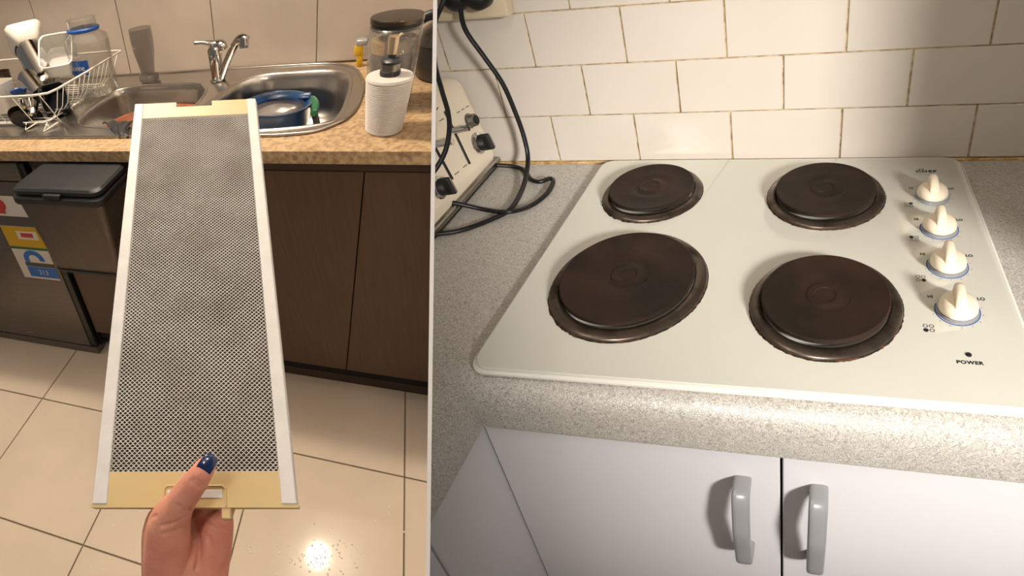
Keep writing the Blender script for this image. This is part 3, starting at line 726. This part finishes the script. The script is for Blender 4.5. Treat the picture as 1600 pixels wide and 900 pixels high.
# expanded metal: rows of strands as one fine lattice
cu, cv = .0052, .0050
def lattice(w0, off, cu, cv, wd_=.00085, th=.0009):
    bmv, bmf = [], []
    nu = int((i1-i0)/(cu/2)); nv = int((capt-capb)/(cv/2))
    du = (i1-i0)/nu; dvv = (capt-capb)/nv
    for j in range(nv+1):
        v0 = capb+j*dvv; b0 = len(bmv)
        for i in range(nu+1):
            s_ = 1 if (i+j+off) % 2 else -1
            v_ = v0+s_*dvv*.30; u_ = i0+i*du; w_ = w0+s_*.0006
            v_ = min(max(v_, capb), capt)
            bmv += [(u_, v_-wd_/2, w_-th/2), (u_, v_+wd_/2, w_-th/2), (u_, v_+wd_/2, w_+th/2), (u_, v_-wd_/2, w_+th/2)]
        for i in range(nu):
            a = b0+4*i
            for k_ in (1, 2, 3): bmf.append((a+k_, a+(k_+1) % 4, a+4+(k_+1) % 4, a+4+k_))
    me = bpy.data.meshes.new('t'); me.from_pydata(bmv, [], bmf); g = G(); g.bm.from_mesh(me); return g
part('mesh', lattice(-.0012, 0, cu, cv), 'strand', fil, FF, kind='stuff')

# ================================================================ HAND
def px3(x, y, z): return Vector(cam_pt(x, y, z))
def ball_tube(bm, pts, rs, seg=14, sub=5):
    P = catmull([tuple(p) for p in pts], sub, False); r = list(np.interp(np.linspace(0, len(pts)-1, len(P)), range(len(pts)), rs))
    g = G(); 
    P = [Vector(p) for p in P]
    d0 = (P[0]-P[1]).normalized(); d1 = (P[-1]-P[-2]).normalized()
    E0 = [P[0]+d0*r[0]*k for k in (.95, .75, .4)]; R0 = [r[0]*k for k in (.25, .65, .92)]
    E1 = [P[-1]+d1*r[-1]*k for k in (.4, .75, .95)]; R1 = [r[-1]*k for k in (.92, .65, .25)]
    g.tube(E0+P+E1, R0+r+R1, seg)
    me = bpy.data.meshes.new('t'); g.bm.to_mesh(me); g.bm.free(); bm.from_mesh(me)
hbm = bmesh.new()
# forearm and palm
ball_tube(hbm, [px3(292, 1130, .50), px3(290, 1020, .50), px3(290, 930, .503), px3(290, 880, .503)], [.030, .028, .027, .026])
ball_tube(hbm, [px3(268, 1100, .50), px3(264, 980, .50), px3(258, 900, .503), px3(252, 830, .508)], [.027, .025, .0215, .018])
ball_tube(hbm, [px3(318, 1100, .50), px3(318, 980, .50), px3(328, 900, .503), px3(336, 850, .505), px3(340, 820, .508)], [.027, .024, .018, .017, .016])
ball_tube(hbm, [px3(275, 930, .508), px3(272, 860, .510), px3(270, 800, .516)], [.02, .018, .014])
ball_tube(hbm, [px3(300, 930, .508), px3(300, 860, .510), px3(303, 800, .516)], [.02, .018, .014])
# thenar mound and thumb
thumb = [px3(262, 925, .492), px3(262, 865, .486), px3(265, 815, .478), px3(283, 783, .467), px3(305, 753, .459), px3(322, 728, .4605)]
ball_tube(hbm, thumb, [.020, .0215, .0195, .0138, .0118, .0092], 18, 6)
# fingers run up behind the filter and curl against it
FZ = T-.0115
def fp(u, v, w): return Vector(FF.P((u, v, w)))
for x, u, ln, r in ((246, .058, .060, .0088), (279, .080, .068, .0092), (311, .102, .064, .0088), (342, .122, .050, .0078)):
    ball_tube(hbm, [px3(x, 845, .506), px3(x, 815, .513), fp(u, .006, FZ-.012), fp(u+.001, ln*.5, FZ-.013), fp(u+.002, ln*.85, FZ-.008), fp(u+.003, ln, FZ+.001)], [r*1.55, r*1.4, r*1.15, r*1.05, r, r*.9], 14, 4)
hme = bpy.data.meshes.new('hand'); hbm.to_mesh(hme); hbm.free()
ho = bpy.data.objects.new('hand_tmp', hme); C.objects.link(ho)
md = ho.modifiers.new('r', 'REMESH'); md.mode = 'VOXEL'; md.voxel_size = .0016
md = ho.modifiers.new('s', 'SMOOTH'); md.iterations = 9; md.factor = .5
# palm creases and wrinkles pressed into the surface
dg = bpy.context.evaluated_depsgraph_get()
me2 = bpy.data.meshes.new_from_object(ho.evaluated_get(dg)); bpy.data.objects.remove(ho)
creases = [([(296, 797), (302, 812), (309, 835), (311, 860), (306, 890)], .0024), ([(309, 812), (325, 814), (345, 822), (362, 832)], .0015), ([(252, 822), (272, 818), (292, 806)], .0011),
           ([(256, 834), (270, 831), (282, 825)], .0007), ([(278, 790), (290, 800)], .0006), ([(300, 752), (312, 762)], .0008), ([(304, 748), (317, 758)], .0006), ([(330, 890), (332, 860), (326, 840)], .0008), ([(228, 815), (236, 809), (243, 806)], .0010)]
lines = []
for pl, dp in creases:
    lines.append(([np.array(p) for p in catmull(pl, 6, False)], dp))
fwdv = W @ np.array([0, 0, 1.])
Winv = W.T
vv = np.array([v.co[:] for v in me2.vertices]); cc = (vv-np.array([0, 0, CAMZ])) @ W   # camera coordinates
pxs = cc[:, :2]/cc[:, 2:]*FPX+np.array([PX, PY]); 
nrm = np.array([v.normal[:] for v in me2.vertices]); facing = -(nrm @ fwdv)
off = np.zeros(len(vv))
for pl, dp in lines:
    A = np.array(pl); d2 = ((pxs[:, None, :]-A[None])**2).sum(2).min(1); off += 1.5*dp*np.exp(-d2/(2*2.2**2))
off *= np.clip(facing, 0, 1)*(cc[:, 2] < .515)
vv -= nrm*off[:, None]
for v, c_ in zip(me2.vertices, vv): v.co = c_
hb_ = Vector(px3(290, 1100, .5))
for v in me2.vertices: v.co -= hb_
for p in me2.polygons: p.use_smooth = True
me2.materials.clear(); me2.materials.append(M['skin']); me2.name = 'hand'
hand = bpy.data.objects.new('hand', me2); C.objects.link(hand); hand.location = hb_; hand['_o'] = tuple(hb_); hand.matrix_world = Matrix.Translation(hb_)
tag(hand, 'left hand with navy nail polish gripping the lower end of the mesh filter', 'hand')
hand['label'] = 'hand with navy nail polish holding the mesh filter by its lower end, thumb in front'
# thumb nail
d_ = (thumb[5]-thumb[4]).normalized(); vw = (Vector((0, 0, CAMZ))-thumb[5]).normalized(); sd_ = d_.cross(vw).normalized(); nrm_ = sd_.cross(d_).normalized()
if nrm_.dot(vw) < 0: nrm_ = -nrm_
cN = thumb[5]+d_*.0015+nrm_*.0072; g = G(); lps = []
for j in range(9):
    t_ = j/8; y_ = -.0085+.0195*t_; wd2 = .0070*(1-abs(2*t_-1)**5*.55)
    top_ = [cN+d_*y_+sd_*(wd2*s_)+nrm_*(.0024*(1-s_*s_*.85)-.0028*(t_-.45)**2*4) for s_ in np.linspace(-1, 1, 9)]
    lps.append([tuple(p) for p in top_]+[tuple(p-nrm_*.0022) for p in top_[::-1]])
g.loft(lps); part('fingernail', g, 'nail', hand, ID, smooth=True, auto=60, label='navy blue painted thumbnail')

# ================================================================ RIGHT KITCHEN
# ---- worktop with rounded nose, L-shaped
wt = thing('worktop', 'grey patterned laminate worktop with rounded front edge under the white hob', 'countertop', (0, .3, -.09), R)
NS = .040
def nose(b):  # profile (b,c) from top over the nose
    out = []
    for i in range(13):
        an = PI/2+PI*.5*i/12*1.0; out.append((b+NS+NS*math.cos(an)*1.0, -NS+NS*math.sin(an)))
    out += [(b, -.078), (b+.002, -.084), (b+.008, -.087), (b+.02, -.087)]
    return out
LA = -.345   # inner corner
pr = nose(-.002)
g = G(); lp0 = [(b_, c_) for b_, c_ in pr]+[(RW, -.087), (RW, 0)]
def runx(a_of_b):
    return [(a_of_b(b_), b_, c_) for b_, c_ in lp0]
g.loft([[(-.339-b_ if b_ < .0385 else -.41, b_, c_) for b_, c_ in lp0], [(1.2, b_, c_) for b_, c_ in lp0]])
part('front_run', g, 'rtop', wt, R, smooth=True, auto=40, clip='R')
g = G(); lp1 = [(LA-.018-(b_+.018)+0.0, c_) for b_, c_ in pr]   # nose of the return faces right
lp1 = [(-.339-b_, c_) for b_, c_ in pr]+[(-1.0, -.087), (-1.0, 0)]
g.loft([[(a_, RW, c_+.0) for a_, c_ in lp1], [(a_, -1.1, c_+.0) for a_, c_ in lp1]])
for v in g.bm.verts:
    v.co.z -= .0002
part('return_run', g, 'rtop', wt, R, smooth=True, auto=40, clip='R')
# ---- cupboards
rc_ = thing('base_cabinet', 'white laminate base cabinet with two grey handled doors below the hob', 'cabinet', (0, .3, FR), R)
DB = .012
g = G(); g.box(LA-.002, 1.2, DB+.02, RW, FR+.1, -.089); part('carcass', g, 'shadow_gap', rc_, R, clip='R')
g = G(); g.box(LA, 1.2, DB+.06, DB+.075, FR, FR+.1); part('kickboard', g, 'kick', rc_, R)
d1 = None
for a0, a1, nm in ((-.3475, .0105, 'd'), (.0135, .5, 'd'), (.503, 1.0, 'd')):
    g = G(); g.box(a0, a1, DB, DB+.018, FR+.1, -.0885, bev=.0014, seg=1)
    if nm == 'd' and d1 is None: pass
    o = part('door', g, 'door', rc_, R)
    if a0 < .1:
        # angular bow handle
        hx = a1-.042 if a0 < 0 else a0+.040
        pts = [(DB, -.150), (DB-.016, -.150), (DB-.028, -.158), (DB-.036, -.20), (DB-.038, -.222), (DB-.034, -.26), (DB-.030, -.296), (DB-.018, -.302), (DB, -.300)]
        P3 = catmull([(hx, b_, c_) for b_, c_ in pts], 4, False); lps = []
        for i, p in enumerate(P3):
            p = Vector(p); d_ = (Vector(P3[min(i+1, len(P3)-1)])-Vector(P3[max(i-1, 0)])).normalized(); nn_ = Vector((1, 0, 0)).cross(d_).normalized()
            hw, ht = .0105, .0062; ring = []
            for k_ in range(14):
                an = 2*PI*k_/14; cx_ = math.copysign(abs(math.cos(an))**.6, math.cos(an)); sy_ = math.copysign(abs(math.sin(an))**.6, math.sin(an))
                ring.append(tuple(p+Vector((1, 0, 0))*cx_*hw+nn_*sy_*ht))
            lps.append(ring)
        g = G(); g.loft(lps); part('handle', g, 'grey', o, R, smooth=True, auto=60)
rt = thing('return_cabinet', 'white laminate cabinet side running forward at the left of the hob cupboards', 'cabinet', (-.5, -.3, FR), R)
g = G(); g.box(-.9, LA-.027, -1.05, DB+.01, FR+.1, -.089); part('carcass', g, 'shadow_gap', rt, R, clip='R')
g = G(); g.box(-.368, -.3505, -.1535, DB+.03, FR+.1, -.0885, bev=.0014, seg=1); part('door', g, 'door', rt, R, clip='R')
g = G(); g.box(-.368, -.3505, -.60, -.1565, FR+.1, -.0885, bev=.0014, seg=1); part('door', g, 'door', rt, R, clip='R')

# ---- hob
HT = .012
hob = thing('cooktop', 'white glass electric cooktop with four stained solid hotplates on grey worktop', 'cooktop', (-.04, .31, .0), R)
def hob_outline(ins=0, r=.022):
    cs = [(-.342+ins, .0145+ins, 2), (.262-ins, .0175+ins, 3), (.249-ins, .6135-ins, 0), (-.331+ins, .6125-ins, 1)]
    out = []
    for x, y, q_ in cs:
        sx_, sy_ = {0: (1, 1), 1: (-1, 1), 2: (-1, -1), 3: (1, -1)}[q_]; cx, cy = x-sx_*r, y-sy_*r*1.2
        for i in range(9):
            an = (q_+i/8)*PI/2; out.append((cx+r*math.cos(an), cy+r*1.2*math.sin(an)))
    return out
lps = [up(hob_outline(.003), .0), up(hob_outline(0), .003), up(hob_outline(0), .006), up(hob_outline(.0015), .0075)]
g = G(); g.loft(lps); part('trim', g, 'hobrim', hob, R, smooth=True, auto=40)
g = G(); g.loft([up(hob_outline(.004), .0074), up(hob_outline(.004), .0105), up(hob_outline(.0055), HT)]); glassp = part('glass_panel', g, 'hob', hob, R, smooth=True, auto=30)
burn = [(-.192, .211, .1015, .1305, .0862, .1085), (.0485, .4696, .0830, .1055, .0700, .0872), (.0516, .1812, .0855, .1085, .0722, .0925), (-.2125, .4745, .0788, .0985, .0665, .0815)]
labs = ['front left large hotplate with brown rust bloom', 'back right hotplate', 'front right hotplate', 'back left small hotplate, blackest of the four']
for (ca, cb, oa, ob, ia, ib), lb in zip(burn, labs):
    kb_ = ob/oa; pa = oa
    r_in = ia/oa
    g = G(); g.lathe([(pa*.60, .001), (r_in*pa, .016), (r_in*pa*.995, .0205), (r_in*pa*.975, .0215), (r_in*pa*.955, .0208), (pa*.5, .0206), (.030, .0206), (.028, .0195), (.021, .0195), (.0195, .0207), (.013, .0207), (.012, .0197), (.008, .0197), (.002, .0197)],
                     (ca, cb, HT-.004), 72, 1, kb_)
    hp_ = part('hotplate', g, 'iron', hob, R, smooth=True, auto=35, label=lb)
    g = G(); g.lathe([(pa*.99, 0), (pa, .003), (pa*.985, .0055), (pa*.95, .0075), (r_in*pa*1.02, .0095), (r_in*pa*1.0, .008), (r_in*pa*.98, .002)], (ca, cb, HT-.001), 72, 1, kb_, False, False)
    part('trim_ring', g, 'ring', hp_, R, smooth=True)
    g = G(); n = 180; r1_, r2_ = [], []
    ns = [random.random() for _ in range(n)]
    for i in range(n):
        an = 2*PI*i/n; fr2 = .5+.5*math.sin(an*2+ca*30); j_ = (.0022*ns[i]*max(0, -math.sin(an-.2))**.6*(.3+fr2*.7)+.0006*ns[(i*7) % n])
        r1_.append((ca+pa*.975*math.cos(an), cb+pa*.975*kb_*math.sin(an), HT+.0021)); r_ = pa*1.008+j_
        r2_.append((ca+r_*math.cos(an), cb+r_*kb_*math.sin(an), HT+.0002))
    g.loft([r1_, r2_], False, False); part('burnt_crust', g, 'crust', hp_, R)
# knobs
ky = [.4700, .3735, .2785, .1810]; KA = .1935; KS = 1.27
def arc_strip(ca, cb, r0_, r1_, a0, a1, n=40, z=HT+.0003):
    g = G(); A = [(ca+r0_*math.cos(a0+(a1-a0)*i/n), cb+r0_*KS*math.sin(a0+(a1-a0)*i/n)) for i in range(n+1)]; B = [(ca+r1_*math.cos(a0+(a1-a0)*i/n), cb+r1_*KS*math.sin(a0+(a1-a0)*i/n)) for i in range(n+1)]
    g.prism(A+B[::-1], z-.0002, z); return g
def flat_xf(ca, cb, sy=1.2): return lambda c: (ca+c.x, cb+c.y*sy, HT+.0002+c.z)
fill_order = [1, 0, 3, 2]
for i, cb in enumerate(ky):
    s_ = 1.0
    g = G(); g.lathe([(.0208, 0), (.0208, .002), (.0188, .003), (.0188, .0045), (.015, .0045)], (KA, cb, HT+.0002), 40, 1, KS)
    kn = part('control_knob', g, 'grey', hob, R, smooth=True, auto=40)
    kn['label'] = ['rear cream knob, nearest the wall', 'second cream knob from the wall', 'third cream knob from the wall', 'front cream knob, nearest the power light'][i]
    # domed skirt with a tall pinch fin running front to back
    g = G(); g.lathe([(.0196, .0042), (.0206, .0055), (.0202, .0105), (.0178, .0152), (.014, .0178), (.008, .0195), (.001, .02)], (KA, cb, HT+.0), 44, 1, KS)
    fo = []; fk = .88
    for yy, hw_, zt_ in ((-.0182, .0030, .0145), (-.0172, .0058, .0165), (-.0140, .0066, .0235), (-.0090, .0064, .0315), (.0, .0060, .0350), (.0090, .0056, .0362), (.0140, .0050, .0350), (.0172, .0034, .030), (.0182, .0015, .024)):
        ring = []
        for k_ in range(13):
            an = PI*k_/12; zc_ = zt_*fk-hw_*.8
            ring.append((KA+hw_*math.cos(an)*(1.0), cb+yy*KS, HT+max(.0095, zc_)+hw_*.8*math.sin(an)))
        ring = [(KA+hw_*1.25, cb+yy*KS, HT+.009)]+ring+[(KA-hw_*1.25, cb+yy*KS, HT+.009)]
        fo.append(ring)
    g.loft(fo)
    part('grip', g, 'knob', kn, R, smooth=True, auto=50)
    part('scale_print', arc_strip(KA, cb, .0206, .0225, PI*.93, PI*2.1), 'inkg', hob, R)
    part('scale_print', arc_strip(KA, cb, .0228, .0237, PI*.90, PI*2.08), 'inkb' if i >= 1 else 'inkg', hob, R)
    if i >= 1: part('scale_print', arc_strip(KA, cb, .0222, .0237, PI*.86, PI*1.15), 'inkb', hob, R)
    g = G()
    for k_ in range(9):
        an = PI*(.95+k_*.14); g.box(KA+.0262*math.cos(an)-.0004, KA+.0262*math.cos(an)+.0004, cb+.0262*KS*math.sin(an)-.0005, cb+.0262*KS*math.sin(an)+.0005, HT+.0001, HT+.0003)
    part('scale_print', g, 'ink', hob, R)
    text('HI', .0062, flat_xf(KA-.0255, cb+.0265, 1.3), 'ink', hob, R, bold=.0001); text('LO', .0062, flat_xf(KA+.0275, cb+.0255, 1.3), 'ink', hob, R, bold=.0001)
    # little plan of the four plates, one filled
    da, db = .161, [.443, .345, .247, .144][i]
    fl_ = [(1, 1), (0, 1), (1, 0), (0, 0)][i]
    for qx in (0, 1):
        for qy in (0, 1):
            x_, y_ = da-.0030+.0062*qx, db-.0040+.0080*qy
            if (qx, qy) == fl_:
                g = G(); g.lathe([(.0026, 0), (.0026, .0003)], (x_, y_, HT+.0001), 16, 1, KS); part('plan_print', g, 'ink', hob, R)
            else: part('plan_print', (lambda: (lambda g_: g_)(G().loft([[(x_+rr2*math.cos(2*PI*k_/16), y_+rr2*KS*math.sin(2*PI*k_/16), HT+.00035) for k_ in range(16)] for rr2 in (.0019, .0025)], False, False)))(), 'ink', hob, R)
text('CHEF', .0105, flat_xf(.193, .5555, .95), 'ink', hob, R, bold=.00035, space=1.25)
g = G(); g.box(.184, .190, .5635, .5645, HT+.0001, HT+.0004); g.box(.1835, .1845, .5605, .5645, HT+.0001, HT+.0004); g.box(.1895, .1905, .5605, .5645, HT+.0001, HT+.0004); part('emblem', g, 'ink', hob, R)
text('POWER', .0068, flat_xf(.1945, .0865, 1.1), 'ink', hob, R, bold=.00018, space=1.1)
g = G(); g.lathe([(.0030, 0), (.0028, .0008), (.001, .0011)], (.195, .100, HT), 20, 1, KS); part('power_light', g, 'ink', hob, R, smooth=True)

# ---- toaster (face towards the hob, tilted back)
TA = -.545
ts = thing('toaster', 'cream enamelled toaster with black knobs and steel levers in the worktop corner', 'toaster', (-.62, .48, .0), R)
pBR = R.at(777, 246, b=.615); pTR = R.at(716, 118, b=.615)
print('toaster', pBR, pTR)
th = pTR[2]; a_bot = pBR[0]; c_bot = pBR[2]; a_top = pTR[0]
tb0, tb1 = .10, .615
def tface(b, h, d=0):   # point on the sloping face: h 0..1 up, d outwards
    return (a_bot+(a_top-a_bot)*h+d*.93, b, c_bot+(th-c_bot)*h+d*.36)
def tsec(b, ins=0):
    hs = [(a_bot-.25+ins, c_bot), (a_bot-.004-ins, c_bot), (a_bot-ins, c_bot+.008)]
    r = .024
    hs += [(a_bot+(a_top-a_bot)*h-ins, c_bot+(th-c_bot)*h) for h in (.15, .5, .80)]
    e = Vector((a_top, th)); d1_ = Vector((a_bot-a_top, c_bot-th)).normalized(); d2_ = Vector((-1, 0))
    for k_ in range(7):
        t_ = k_/6; p_ = (e+d1_*r)*(1-t_)**2+e*2*t_*(1-t_)+(e+d2_*r)*t_**2; hs.append((p_.x-ins, p_.y-ins))
    hs += [(a_top-.18+ins, th-ins), (a_bot-.25+ins, th*.8)]
    return [(a, b, c) for a, c in hs]
def shrink(sec, f):
    cx = sum(p[0] for p in sec)/len(sec); cz = sum(p[2] for p in sec)/len(sec); return [(cx+(p[0]-cx)*f, p[1], cz+(p[2]-cz)*f) for p in sec]
g = G(); g.loft([shrink(tsec(tb0), .95), shrink(tsec(tb0+.004), .98), tsec(tb0+.014), tsec(tb1-.014), shrink(tsec(tb1-.004), .98), shrink(tsec(tb1), .95)])
part('shell', g, 'toaster', ts, R, smooth=True, auto=50, clip='R')
g = G(); g.box(a_top-.18, a_top-.045, tb0+.03, tb1-.035, th-.002, th+.002, bev=.001, seg=1); part('top_plate', g, 'steel', ts, R, clip='R')
g = G(); g.box(a_bot-.24, a_bot+.006, tb0+.002, tb1+.002, c_bot-.009, c_bot+.002, bev=.003); part('chrome_band', g, 'steel', ts, R, smooth=True, auto=40, clip='R')
g = G(); g.box(a_bot-.235, a_bot+.002, tb0+.006, tb1-.002, .0005, c_bot-.009, bev=.003); part('base', g, 'dark', ts, R, clip='R')
def onface(x, y):   # b, h of a point of the face under that sight line
    P1 = np.array(tface(0, 0)); P2 = np.array(tface(0, 1)); r = W @ np.array([x-PX, y-PY, FPX])
    e1 = R.B[1]; e2 = (P2-P1) @ R.B; A = np.array([e1, e2, -r]).T
    u = np.linalg.solve(A, np.array([0, 0, CAMZ])-R.P(P1)); return u[0], u[1]
hgt = math.hypot(a_top-a_bot, th-c_bot)
fdir = Vector((a_top-a_bot, 0, th-c_bot)).normalized(); fout = Vector((fdir.z, 0, -fdir.x))
FM = Matrix((Vector((0, 1, 0)), fdir, fout)).transposed()   # local x = along b, y = up the face, z = out
def fbox(b, h, hw, hh_, d0, d1, nm, m_, bev=.0008):
    g = G(); o_ = Vector(tface(b, h)); g.box(-hw, hw, -hh_, hh_, d0, d1, bev=bev, seg=1, fn=lambda c: tuple(o_+FM @ c)); return part(nm, g, m_, ts, R, clip='R')
def slot(p, q, nm='slot'):
    b0, h0 = onface(*p); b1, h1 = onface(*q); g = G(); g.tube([Vector(tface(b0, h0))+fout*.0006, Vector(tface(b1, h1))+fout*.0006], .0028, 8); return part(nm, g, 'dark', ts, R, clip='R')
slot((694, 174), (733, 256)); slot((676, 225), (706, 280))
def knob(p, r, d, m_, nm='knob', fin=False):
    b, h = onface(*p); o_ = Vector(tface(b, h)); g = G()
    Mx = FM
    g.lathe([(r*1.15, 0), (r*1.15, .002), (r, .003), (r*.95, d), (r*.8, d+.001)], tuple(o_), 28, M_=Mx)
    k_ = part(nm, g, m_, ts, R, smooth=True, auto=40, clip='R')
    return k_, o_
k1, o1 = knob((733, 189), .0125, .013, 'steel', 'push_button')
g = G(); g.lathe([(.009, .013), (.009, .0155), (.007, .016)], tuple(o1), 24, M_=FM); part('cap', g, 'dark', k1, R, smooth=True, auto=40)
for p in ((747, 224), (685, 293)):
    k2, o2 = knob(p, .0185, .005, 'chrome', 'dial'); g = G(); g.lathe([(.0155, .006), (.0145, .018), (.013, .019)], tuple(o2), 28, M_=FM); part('cap', g, 'dark', k2, R, smooth=True, auto=40, clip='R')
    g = G(); g.box(-.0045, .0045, -.0165, .0165, .006, .028, bev=.0035, fn=lambda c: tuple(o2+FM @ c)); part('pointer', g, 'dark', k2, R, clip='R')
    g = G(); g.box(-.0025, .0025, -.014, .014, .027, .0295, bev=.001, seg=1, fn=lambda c: tuple(o2+FM @ c)); part('pointer_face', g, 'steel', k2, R, clip='R')
for p, ln in (((708, 204), .03), ((678, 226), .036)):
    b, h = onface(*p); o_ = Vector(tface(b, h)); g = G(); Mx = FM
    g.tube([o_, o_+fout*ln*.5, o_+fout*ln], .0062, 16); part('lever', g, 'chrome', ts, R, smooth=True, auto=50, clip='R')
def fmark(p, q, w=.0007):
    b0, h0 = onface(*p); b1, h1 = onface(*q); g = G(); P0_, P1_ = Vector(tface(b0, h0)), Vector(tface(b1, h1)); n = 9
    for i in range(n):
        if i % 3 == 2: continue
        a_ = P0_.lerp(P1_, i/n); c_ = P0_.lerp(P1_, (i+.8)/n); g.tube([a_+fout*.0002, a_.lerp(c_, .5)+fout*.0002+fdir*.0012, c_+fout*.0002], w, 4)
    part('print', g, 'ink', ts, R, clip='R')
fmark((714, 177), (735, 164)); fmark((687, 190), (694, 185)); fmark((711, 273), (718, 268)); fmark((724, 262), (730, 257)); fmark((682, 172), (685, 168))

# ---- power board and plugs on the wall
pb = thing('power_board', 'cream power board with black plugs fixed on the tiles above the toaster', 'power board', (-.5, RW-.02, .30), R)
e0 = R.at(700, 18, b=RW-.003); e1 = R.at(794, 12, b=RW-.03)
g = G(); g.box(e0[0]-.01, e1[0], RW-.034, RW-.003, .2935, .36, bev=.005); part('housing', g, 'board', pb, R, smooth=True, auto=50, clip='R')
for x, rr1 in ((716, .024), (750, .022), (735, .012)):
    q_ = R.at(x, -8, b=RW-.045); g = G(); g.lathe([(rr1*.8, -.004), (rr1, 0), (rr1*.95, .018), (rr1*.6, .026)], q_, 24, M_=Matrix(((1, 0, 0), (0, 0, -1), (0, 1, 0)))); part('plug', g, 'rubber', pb, R, smooth=True, clip='R')
g = G(); g.box(-.0, .04, 0, .03, 0, .06, bev=.004, fn=lambda c: (R.at(676, 8, b=RW-.035)[0]+c.x-.01, RW-.035+c.y, .300+c.z)); part('adaptor', g, 'board', pb, R, smooth=True, auto=50, clip='R')
# ---- cords
def cord(pts, label, r=.0042):
    P = [R.at(x, y, **{('b' if t_ == 'b' else ('c' if t_ == 'c' else 'a')): v_}) for x, y, t_, v_ in pts]
    g = G(); P = catmull(P, 6, False); g.tube(P, r, 10); return tag(obj('cable', g, 'rubber', fr=R, smooth=True, clip='R'), label, 'cord', 'black cables round the toaster')
cord([(722, -20, 'b', .56), (720, 15, 'b', .56), (728, 48, 'b', .565), (756, 88, 'b', .57), (785, 130, 'b', .575), (805, 175, 'b', .58), (819, 215, 'b', .58), (825, 250, 'c', .035), (818, 290, 'c', .012), (798, 326, 'c', .009), (765, 344, 'c', .005), (720, 360, 'c', .005), (680, 366, 'c', .005), (640, 370, 'c', .005)],
     'black cord hanging from the power board in front of the tiles down onto worktop')
cord([(775, 258, 'c', .012), (800, 260, 'c', .006), (818, 265, 'c', .005), (830, 280, 'c', .006), (843, 284, 'c', .010), (860, 279, 'c', .012), (864, 286, 'c', .010), (853, 304, 'c', .006), (828, 322, 'c', .005), (795, 331, 'c', .016), (760, 328, 'c', .005), (715, 318, 'c', .02), (688, 314, 'c', .03), (660, 305, 'c', .03)],
     'black cord looping out from behind the toaster across the grey worktop')
cord([(700, -15, 'b', .54), (688, 14, 'b', .53), (679, 40, 'b', .51), (679, 95, 'b', .47), (690, 140, 'b', .44), (700, 175, 'b', .42), (702, 205, 'b', .40), (695, 238, 'b', .38), (678, 268, 'b', .36), (660, 285, 'b', .35)],
     'black cord hanging across the face of the cream toaster', .0038)

for o in bpy.data.objects:
    if '_o' in o: del o['_o']
